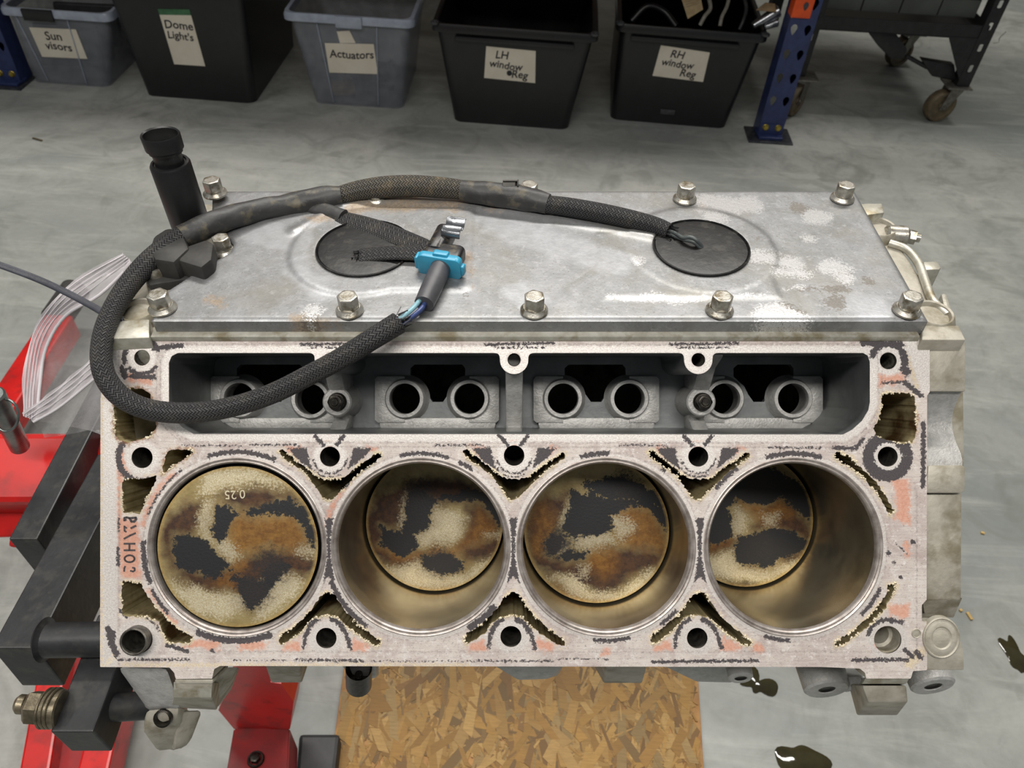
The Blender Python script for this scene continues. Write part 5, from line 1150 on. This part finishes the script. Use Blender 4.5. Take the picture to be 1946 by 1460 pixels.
har = thing('wiring_harness', 'black braided wiring harness looping over the cover plate and the deck', 'cable', BLOCK_M)
def hp(px, py, d, r): p = blk(px, py, d); return (p.x, p.y, p.z, r)
L1 = [(478, 408, .538, .0068), (440, 414, .530, .0074), (395, 430, .521, .0075), (345, 452, .511, .0073), (290, 492, .498, .0071), (246, 540, .487, .0066), (212, 595, .474, .0062), (194, 650, .462, .0060), (196, 705, .455, .0061), (222, 747, .4535, .0062), (265, 773, .453, .0062), (320, 784, .4525, .0062), (385, 783, .452, .0061), (450, 771, .452, .0060), (520, 747, .452, .0060), (590, 712, .451, .0060), (650, 680, .449, .0061), (710, 643, .450, .0063), (757, 614, .456, .0066)]
tube('braided_sleeve', [hp(*q) for q in L1], M_BRAID, har, 7, 24)['label'] = 'long braided loop reaching over the deck'
tube('tape_wrap', [hp(*q) for q in [(345, 452, .511, .0078), (395, 429, .520, .0082), (440, 413, .529, .0080), (490, 400, .539, .0078), (540, 392, .546, .0078), (585, 385, .552, .0095), (620, 377, .553, .0085), (650, 373, .554, .0072)]], M_TAPE, har, 7, 20, wob=.05)
L2 = [(640, 374, .554, .0066), (680, 363, .555, .0072), (730, 356, .553, .0078), (790, 354, .552, .0078), (850, 358, .551, .0074), (890, 363, .550, .0068)]
tube('braided_sleeve', [hp(*q) for q in L2], M_BRAIDD, har, 7, 22, .8)['label'] = 'dusty braided run along the rear edge of the cover'
tube('tape_wrap', [hp(*q) for q in [(876, 362, .550, .0070), (900, 365, .549, .0078), (950, 371, .546, .0088), (1000, 378, .543, .0084), (1042, 388, .540, .0072)]], M_TAPE, har, 7, 20, wob=.05)
L3 = [(1035, 388, .540, .0062), (1080, 394, .538, .0066), (1140, 405, .535, .0068), (1200, 418, .530, .0066), (1245, 430, .527, .0062), (1272, 440, .523, .0054)]
tube('braided_sleeve', [hp(*q) for q in L3], M_BRAID, har, 7, 22)['label'] = 'braided run ending at the right grommet'
tube('tape_wrap', [hp(*q) for q in [(575, 392, .554, .0085), (600, 400, .550, .0068), (630, 408, .545, .0066), (652, 416, .541, .0066)]], M_TAPE, har, 6, 18, .75, wob=.05)
L4 = [(648, 414, .542, .0074), (690, 426, .534, .0084), (730, 440, .527, .0088), (770, 456, .519, .0086), (800, 468, .513, .0080), (810, 476, .509, .0070)]
upv = VAL_M.to_3x3() @ Vector((0, 0, 1))
tube('flat_braid', [hp(*q) for q in L4], M_BRAID, har, 7, 22, .35, upv)
L5 = [(812, 472, .507, .0074), (806, 481, .505, .0080), (780, 480, .505, .0078), (740, 481, .506, .0072), (705, 484, .507, .0072), (684, 487, .507, .0076)]
tube('flat_braid', [hp(*q) for q in L5], M_BRAID, har, 7, 22, .35, upv)['label'] = 'flattened end folded back over the left grommet'
M_SLV = simple('flat_black_tubing', (58, 60, 64), (40, 42, 46), .45, 0, 40, .1)
tube('flat_tubing', [hp(*q) for q in [(700, 497, .5145, .006), (740, 500, .512, .0062), (780, 505, .509, .0062), (815, 508, .505, .006)]], M_SLV, har, 6, 16, .45, upv)
M_GWIRE = simple('grey_wire', (92, 98, 98), (70, 76, 76), .35)
tube('grommet_wire', [hp(*q) for q in [(1268, 438, .523, .0014), (1284, 444, .519, .0014), (1298, 452, .514, .0014), (1312, 451, .511, .0014), (1325, 458, .510, .0014), (1334, 470, .513, .0014)]], M_GWIRE, har, 6, 10)
tube('grommet_wire', [hp(*q) for q in [(1268, 442, .523, .0014), (1286, 451, .519, .0014), (1302, 456, .514, .0014), (1318, 460, .511, .0014), (1332, 472, .513, .0014)]], M_GWIRE, har, 6, 10)
# clip on the tape
M_CLIP = simple('dusty_grey_clip', (88, 86, 80), (62, 60, 56), .5, .3)
bm = bmesh.new(); c = blk(970, 350, .541)
add_box(bm, c + Vector((0, .0015, 0)), (.0105, .0012, .007), bev=.0004); add_box(bm, c + Vector((-.001, -.0025, .002)), (.009, .007, .001), bev=.0004); add_box(bm, c + Vector((.0052, .0, .001)), (.001, .0045, .006), bev=.0003)
bm_obj('spring_clip', bm, M_CLIP, har)
# frayed ends
bm = bmesh.new(); rg = random.Random(5)
for (cx_, cy_, d_, tx, ty) in ((757, 613, .456, 40, -25), (1272, 440, .522, 24, 8), (684, 487, .507, -22, 2)):
    for k in range(26):
        a = rg.uniform(0, 6.28); r = rg.uniform(.3, 1) * 16; p = blk(cx_ + r * .5 * math.cos(a), cy_ + r * math.sin(a), d_ + rg.uniform(-.005, .005)); q = blk(cx_ + r * .6 * math.cos(a) + tx * rg.uniform(.2, .55), cy_ + r * 1.1 * math.sin(a) + ty * rg.uniform(.2, .55), d_ + rg.uniform(-.006, .006))
        add_bar(bm, p, q, .0005, .0005, bev=0)
o = bm_obj('frayed_threads', bm, M_BLKWIRE, har); o['kind'] = 'stuff'
M_LBLUE = simple('pale_blue_wire', (140, 184, 196), (120, 164, 178), .35); M_DBLUE = simple('dark_blue_wire', (62, 78, 128), (50, 62, 106), .35)
tube('wire', [hp(*q) for q in [(740, 620, .456, .0015), (765, 603, .455, .0015), (785, 586, .459, .0015), (802, 566, .468, .0015)]], M_LBLUE, har, 6, 10)['label'] = 'pale blue wire'
tube('wire', [hp(*q) for q in [(748, 626, .457, .0015), (775, 608, .457, .0015), (798, 590, .461, .0015), (812, 570, .469, .0015)]], M_DBLUE, har, 6, 10)['label'] = 'dark blue wire'
tube('wire', [hp(*q) for q in [(744, 628, .460, .0015), (770, 612, .460, .0015), (795, 595, .464, .0015), (815, 574, .472, .0015)]], M_DBLUE, har, 6, 10)['label'] = 'dark blue wire'
M_HS = simple('grey_heat_shrink', (84, 84, 88), (66, 66, 70), .45, 0, 60, .1)
tube('heat_shrink', [hp(*q) for q in [(806, 578, .466, .0060), (818, 552, .474, .0064), (831, 524, .483, .0066), (838, 508, .488, .0064)]], M_HS, har, 6, 22)
# connector
M_CONN = simple('black_connector', (40, 40, 42), (28, 28, 30), .35, 0, 60, .15, c3=(86, 80, 66), scale3=160)
M_CYAN = simple('sky_blue_lock', (62, 164, 198), (52, 146, 182), .35, 0, 60, .1)
p, q = blk(834, 508, .4885), blk(862, 452, .508)
Mc, Lc = axis_M(p, q, upv)
bm = bmesh.new(); add_prism(bm, rrect(-.0125, -.006, .0125, .0065, .003, 3), .016, .002, Mc, bev=.0008); add_prism(bm, rrect(.000, -.0075, .0125, .0075, .005, 4), Lc + .004, .010, Mc, bev=.001)
add_prism(bm, rrect(-.012, -.0055, .001, .005, .004, 4), .0185, .012, Mc, bev=.001)
bm_obj('connector_body', bm, M_CONN, har, True)
bm = bmesh.new(); add_prism(bm, rrect(-.0145, -.0075, .0140, .0080, .0035, 4), .0045, -.001, Mc, bev=.0008)
add_prism(bm, rrect(-.006, -.0090, .004, .0095, .001, 2), .0055, .001, Mc, bev=.0005); add_prism(bm, rrect(.0125, -.004, .016, .005, .001, 2), .0060, -.0002, Mc, bev=.0004); add_prism(bm, rrect(-.0165, -.004, -.013, .003, .001, 2), .0040, -.0002, Mc, bev=.0004)
bm_obj('blue_lock', bm, M_CYAN, har, True)['label'] = 'sky blue connector lock'
bm = bmesh.new(); P_ = [(.022, .0065), (.023, .0100), (.0275, .0115), (.0285, .0085), (.032, .0082), (.036, .0120), (.0375, .0105)]
for (a, b), (c, d) in zip(P_, P_[1:]): add_bar(bm, Mc @ Vector((-.001, b, a)), Mc @ Vector((-.001, d, c)), .0012, .0125, Mc.to_3x3() @ Vector((1, 0, 0)), bev=.0004)
bm_obj('metal_clip', bm, M_SILV, har, True)['label'] = 'bent shiny metal clip'
# ================================================================ CABLE TIE AND BAG
M_TIE = simple('grey_black_nylon', (66, 68, 76), (50, 52, 60), .35, 0, 60, .05)
tie = thing('cable_tie', 'dark flat cable tie sticking out left of the cable loop, across the bag', 'cable tie', BLOCK_M)
tp = [(-30, 493, .50), (60, 526, .497), (120, 553, .492), (175, 582, .486), (215, 606, .480), (232, 612, .476)]
tube('strap', [hp(a, b, d, .0022) for a, b, d in tp], M_TIE, tie, 8, 12, .3, (0, .3, 1))
bm = bmesh.new(); add_bar(bm, blk(226, 602, .478), blk(233, 617, .478), .0045, .004, bev=.0006); bm_obj('tie_head', bm, M_TIE, tie)
m = NT('clear_polythene_film'); n = m.noise(30, 4, .7, dist=1)
M_FILM = m.done(lin((226, 224, 226)), .18, 0, m.bump(n, .3, .003), .6, alpha=m.ramp(n, .35, .75, .30, .50)); 
m = NT('clear_zip_lip'); M_LIP = m.done(lin((228, 222, 226)), .25, 0, None, .6, alpha=m.ramp(m.noise(60, 3), .3, .7, .60, .75))
M_RIDGE = simple('pale_zip_ridge', (224, 220, 224), (214, 210, 214), .3)
bag = thing('zip_bag', 'clear zip-lock plastic bag hanging open left of the engine block', 'bag', BLOCK_M)
def strip(name, C1, C2, mat, n=24, k=6, sag=0.0, parent=bag):
    A_, B_ = spline([tuple(blk(*p)) for p in C1], n // (len(C1) - 1)), spline([tuple(blk(*p)) for p in C2], n // (len(C2) - 1))
    N = min(len(A_), len(B_)); V_, F_ = [], []
    for i in range(N):
        a, b = Vector(A_[int(i * (len(A_) - 1) / (N - 1))]), Vector(B_[int(i * (len(B_) - 1) / (N - 1))])
        for j in range(k + 1):
            t = j / k; V_.append(a.lerp(b, t) + Vector((0, 0, -sag * math.sin(math.pi * t) + .0015 * math.sin(i * .9 + j * 1.3))))
    for i in range(N - 1):
        for j in range(k): F_.append((i * (k + 1) + j, i * (k + 1) + j + 1, (i + 1) * (k + 1) + j + 1, (i + 1) * (k + 1) + j))
    return mesh_obj(name, V_, F_, mat, parent, True)
o1 = [(233, 482, .56), (140, 532, .56), (88, 588, .565), (58, 640, .57), (44, 720, .57), (42, 790, .57)]
i1 = [(252, 500, .565), (190, 560, .565), (125, 600, .57), (88, 660, .575), (76, 730, .575), (70, 800, .575)]
strip('upper_lip', o1, i1, M_LIP)
o2 = [(42, 785, .57), (90, 750, .568), (140, 710, .565), (188, 668, .56)]
i2 = [(64, 802, .575), (110, 776, .572), (160, 736, .57), (215, 690, .565)]
strip('lower_lip', o2, i2, M_LIP)
strip('rear_film', i1, [(300, 520, .60), (290, 600, .62), (270, 680, .63), (250, 760, .63), (240, 800, .62), (200, 830, .61)], M_FILM, sag=.01)
strip('front_film', i2, [(86, 832, .60), (130, 826, .60), (180, 815, .60), (250, 800, .60)], M_FILM)
strip('corner_fold', [(233, 480, .56), (237, 530, .565), (240, 600, .57)], [(250, 498, .562), (262, 540, .567), (258, 610, .575)], M_LIP)
def mixc(C1, C2, t): return [tuple(a + (b - a) * t for a, b in zip(p, q)) for p, q in zip(C1, C2)]
for t in (.12, .3, .48, .66): tube('zip_ridge', [(*blk(a, b, d - .001), .0004) for a, b, d in mixc(o1, i1, t)], M_RIDGE, bag, 5, 6)
tube('zip_bead', [(*blk(a, b, d - .001), .0012) for a, b, d in mixc(o1, i1, 1.0)], M_RIDGE, bag, 5, 8)
for t in (.15, .4, .65): tube('zip_ridge', [(*blk(a, b, d - .001), .0004) for a, b, d in mixc(o2, i2, t)], M_RIDGE, bag, 5, 6)
tube('zip_bead', [(*blk(a, b, d - .001), .0010) for a, b, d in mixc(o2, i2, 1.0)], M_RIDGE, bag, 5, 8)
# ================================================================ ENGINE STAND
M_RED = simple('red_enamel', (206, 30, 26), (178, 22, 20), .32, 0, 14, .12, c3=(150, 30, 28), scale3=30)
M_REDD = simple('grimy_red_enamel', (150, 26, 28), (104, 22, 22), .45, 0, 14, .2, c3=(70, 40, 36), scale3=12)
M_BLKS = simple('black_steel_tube', (50, 51, 53), (38, 39, 41), .42, .15, 60, .25, c3=(62, 61, 58), scale3=70)
M_DIRTST = simple('grimy_steel', (138, 128, 108), (96, 88, 72), .38, .7, 120, .3)
M_PIN = simple('galvanised_pin', (150, 156, 154), (110, 116, 116), .28, .8, 60, .15)
st = thing('engine_stand', 'red engine stand with black mounting arms holding the block at its left end', 'engine stand', Matrix.Translation(wp(60, 900, .74)))
IST = st.matrix_world.inverted()
def q3(px, py, d): return wp(px, py, d)
def part(name, bm, mat, parent=st, smooth=False, label=None):
    o = bm_obj(name, bm, mat, parent, smooth, IST); 
    if label: o['label'] = label
    return o
CX, CY, CZ = (CAM_R.to_3x3() @ Vector(v) for v in ((1, 0, 0), (0, 1, 0), (0, 0, 1)))
bm = bmesh.new(); add_bar(bm, q3(-1080, 905, .715), q3(250, 902, .715), .0640, .0640, CZ + CY * .33, bev=.006)
part('head_tube', bm, M_RED, label='bright red square head tube')
bm = bmesh.new(); add_bar(bm, q3(-330, 995, .75), q3(140, 980, .75), .03, .05, CZ, bev=.003); add_bar(bm, q3(40, 990, .745), q3(135, 1005, .745), .045, .03, CZ, bev=.003); part('tube_bracket', bm, M_RED)
bm = bmesh.new(); _t = q3(-1000, 905, .715); add_bar(bm, Vector((_t.x, _t.y, .02)), _t + EZ * .05, .075, .075, EY, bev=.004); part('upright', bm, M_RED)
pin = None
bm = bmesh.new(); add_cyl(bm, q3(-12, 748, .60), q3(38, 850, .668), .0078, 28, bev=.0015); pin = part('locking_pin', bm, M_PIN, smooth=True, label='silver locking pin')
ringp = [(*(IST @ q3(12 + 23 * math.cos(a), 790 + 30 * math.sin(a), .612 + .004 * math.sin(a))), .0011) for a in [i * math.pi / 8 for i in range(-6, 8)]]
tube('pin_ring', ringp, M_PIN, pin, 4, 8)
bm = bmesh.new(); add_bar(bm, q3(228, 640, .64), q3(43, 1024, .64), .0225, .045, CX * .84 + CY * .4, bev=.0012)
bm.free(); bm = bmesh.new()
def arm(name, p, q, w, h, bev=.0012):
    # tube from p to q whose wide faces run away from the lens
    bm = bmesh.new(); add_bar(bm, p, q, w, h, CZ, bev=bev); return part(name, bm, M_BLKS)
NW = (CAM_R @ VAL_M).to_3x3() @ Vector((0, 0, 1))
def arm2(X0, X1, Y1, d1, Y2, d2, h):
    # square tube between two block-frame stations, top face at the given line, h tall along the block's vertical
    bm = bmesh.new(); xm = (X0 + X1) / 2
    P, Q = CAM_M @ Vector((xm, Y1, -d1)), CAM_M @ Vector((xm, Y2, -d2)); c = NW * (-h / 2)
    add_bar(bm, P + c, Q + c, abs(X1 - X0), h, NW, bev=.0012); return part('mounting_arm', bm, M_BLKS)
arm2(-.388, -.366, -.1196, .600, .04, .76, .048)
arm2(-.349, -.3187, -.178, .520, -.060, .655, .051)
arm2(-.2966, -.2690, -.2233, .500, -.165, .558, .034)
bm = bmesh.new(); add_cyl(bm, q3(82, 1217, .530), q3(260, 1214, .530), .0118, 32); part('arm_sleeve', bm, M_BLKS, smooth=True)
bm = bmesh.new(); add_cyl(bm, q3(80, 1216, .530), q3(94, 1216, .530), .0150, 24, .0132, .003); part('weld_bead', bm, M_BLKS, smooth=True)
bm = bmesh.new(); add_cyl(bm, q3(190, 1346, .525), q3(300, 1340, .545), .0095, 32); part('arm_sleeve', bm, M_BLKS, smooth=True)
bm = bmesh.new(); add_cyl(bm, q3(52, 1344, .508), q3(86, 1346, .509), .0108, 6, bev=.002); add_cyl(bm, q3(30, 1338, .507), q3(54, 1340, .508), .0062, 16, bev=.002); add_cyl(bm, q3(84, 1346, .509), q3(118, 1348, .510), .0122, 32, bev=.001)
bt = part('mounting_bolt', bm, M_DIRTST, smooth=True)
bm = bmesh.new()
for k in range(3): 
    bm2 = bmesh.new(); a = 86 + k * 8; add_cyl(bm2, q3(a, 1346, .509), q3(a + 5, 1346.5, .509), .0130, 32, bev=.0006); o = part('washer', bm2, M_DIRTST, bt, True)
    o.matrix_parent_inverse = Matrix.Identity(4)
bm.free()
# base legs on the floor
def fleg(name, a, b, w, h, mat, lift=0.0, parent=st, bev=.004):
    pa, pb = ray_h(a[0], a[1], lift + h), ray_h(b[0], b[1], lift + h); pa.z -= h / 2; pb.z -= h / 2
    bm = bmesh.new(); add_bar(bm, pa, pb, w, h, EZ, bev=bev); return part(name, bm, mat, parent)
fleg('base_leg', (130, 1255 - 170), (62, 1480), .040, .060, M_RED, .03)
fleg('base_leg', (238, 1200), (172, 1480), .042, .060, M_RED, .03)
fleg('base_web', (192, 1180), (117, 1480), .060, .030, M_REDD, .03)
rear = fleg('rear_leg', (-90, 905), (112, 598), .058, .058, M_RED, .07)
pa, pb = ray_h(104, 610, .10), ray_h(146, 548, .10); bm = bmesh.new(); add_cyl(bm, pa, pb, .031, 28, bev=.008); part('end_cap', bm, M_DUSTP, rear, True, 'black end cap')
# front leg with a plate and the foot of the upright
h = .12; Pq = [ray_h(a, b, h) for a, b in [(444, 1384), (551, 1384), (546, 1500), (424, 1500)]]
bm = bmesh.new(); va = [bm.verts.new(p) for p in Pq]; vb = [bm.verts.new(p - EZ * .075) for p in Pq]; bm.faces.new(va[::-1]); bm.faces.new(vb)
for i in range(4): bm.faces.new((va[i], va[(i + 1) % 4], vb[(i + 1) % 4], vb[i]))
bmesh.ops.recalc_face_normals(bm, faces=bm.faces); bmesh.ops.bevel(bm, geom=bm.edges[:], offset=.002, segments=2, affect='EDGES')
lg = part('front_leg', bm, M_REDD)
bm = bmesh.new(); c = ray_h(486, 1444, h + .001); add_lathe(bm, [(.008, .0), (.0085, .0035), (.0105, .0035), (.0115, .0)], 24, Matrix.Translation(c)); add_prism(bm, circ(0, 0, .007, 6), .010, 0, Matrix.Translation(c), bev=.001); part('leg_bolt', bm, M_DARKST, lg, True)
n0 = ray_h(500, 1384, h); nn_ = -Vector((0, 1, 0)); P = [ray_plane(a, b, n0, nn_) for a, b in [(445, 1386), (551, 1386), (558, 1334), (534, 1300), (514, 1297), (505, 1240), (455, 1240), (446, 1284), (415, 1350)]]
bm = bmesh.new(); va = [bm.verts.new(p) for p in P]; vb = [bm.verts.new(p + Vector((0, .05, 0))) for p in P]; bm.faces.new(va); bm.faces.new(vb[::-1])
for i in range(len(P)): bm.faces.new((va[i], vb[i], vb[(i + 1) % len(P)], va[(i + 1) % len(P)]))
bmesh.ops.recalc_face_normals(bm, faces=bm.faces); part('upright_foot', bm, M_RED)
cc = ray_h(520, 1330, .04); bm = bmesh.new(); add_lathe(bm, [(0, -.012), (.034, -.012), (.036, -.008), (.036, .008), (.034, .012), (0, .012)], 28, Matrix.Translation((cc.x, cc.y + .05, .037)) @ Matrix.Rotation(math.radians(90), 4, 'Y')); part('caster', bm, M_DKGREY, st, True)
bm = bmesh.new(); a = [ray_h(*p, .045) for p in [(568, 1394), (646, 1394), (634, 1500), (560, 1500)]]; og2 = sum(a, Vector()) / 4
add_prism(bm, [((p - og2).x, (p - og2).y) for p in a[::-1]], 0, -.044, bev=.006); o = bm_obj('shade_slab', bm, M_DKGREY); o.location = og2; tag(o, 'black tray standing in for shade on the floor between the red stand leg and the chipboard', 'slab')  # black block put in for the dark shade on the floor here
# ================================================================ origins at the base of each thing
bpy.context.view_layer.update()
for o in list(S.objects):
    if o.type == 'EMPTY' and o.parent is None and 'label' in o and o.name.split('.')[0] in ('engine_block', 'wiring_harness', 'zip_bag', 'cable_tie', 'engine_stand'):
        pts = []
        for c in o.children_recursive:
            if c.type == 'MESH': pts += [c.matrix_world @ Vector(b) for b in c.bound_box]
        lo = Vector((sum(p.x for p in pts) / len(pts), sum(p.y for p in pts) / len(pts), min(p.z for p in pts)))
        M = o.matrix_world.copy(); N_ = M.copy(); N_.translation = lo; dM = N_.inverted() @ M
        o.matrix_world = N_
        for c in o.children: c.matrix_basis = dM @ c.matrix_basis
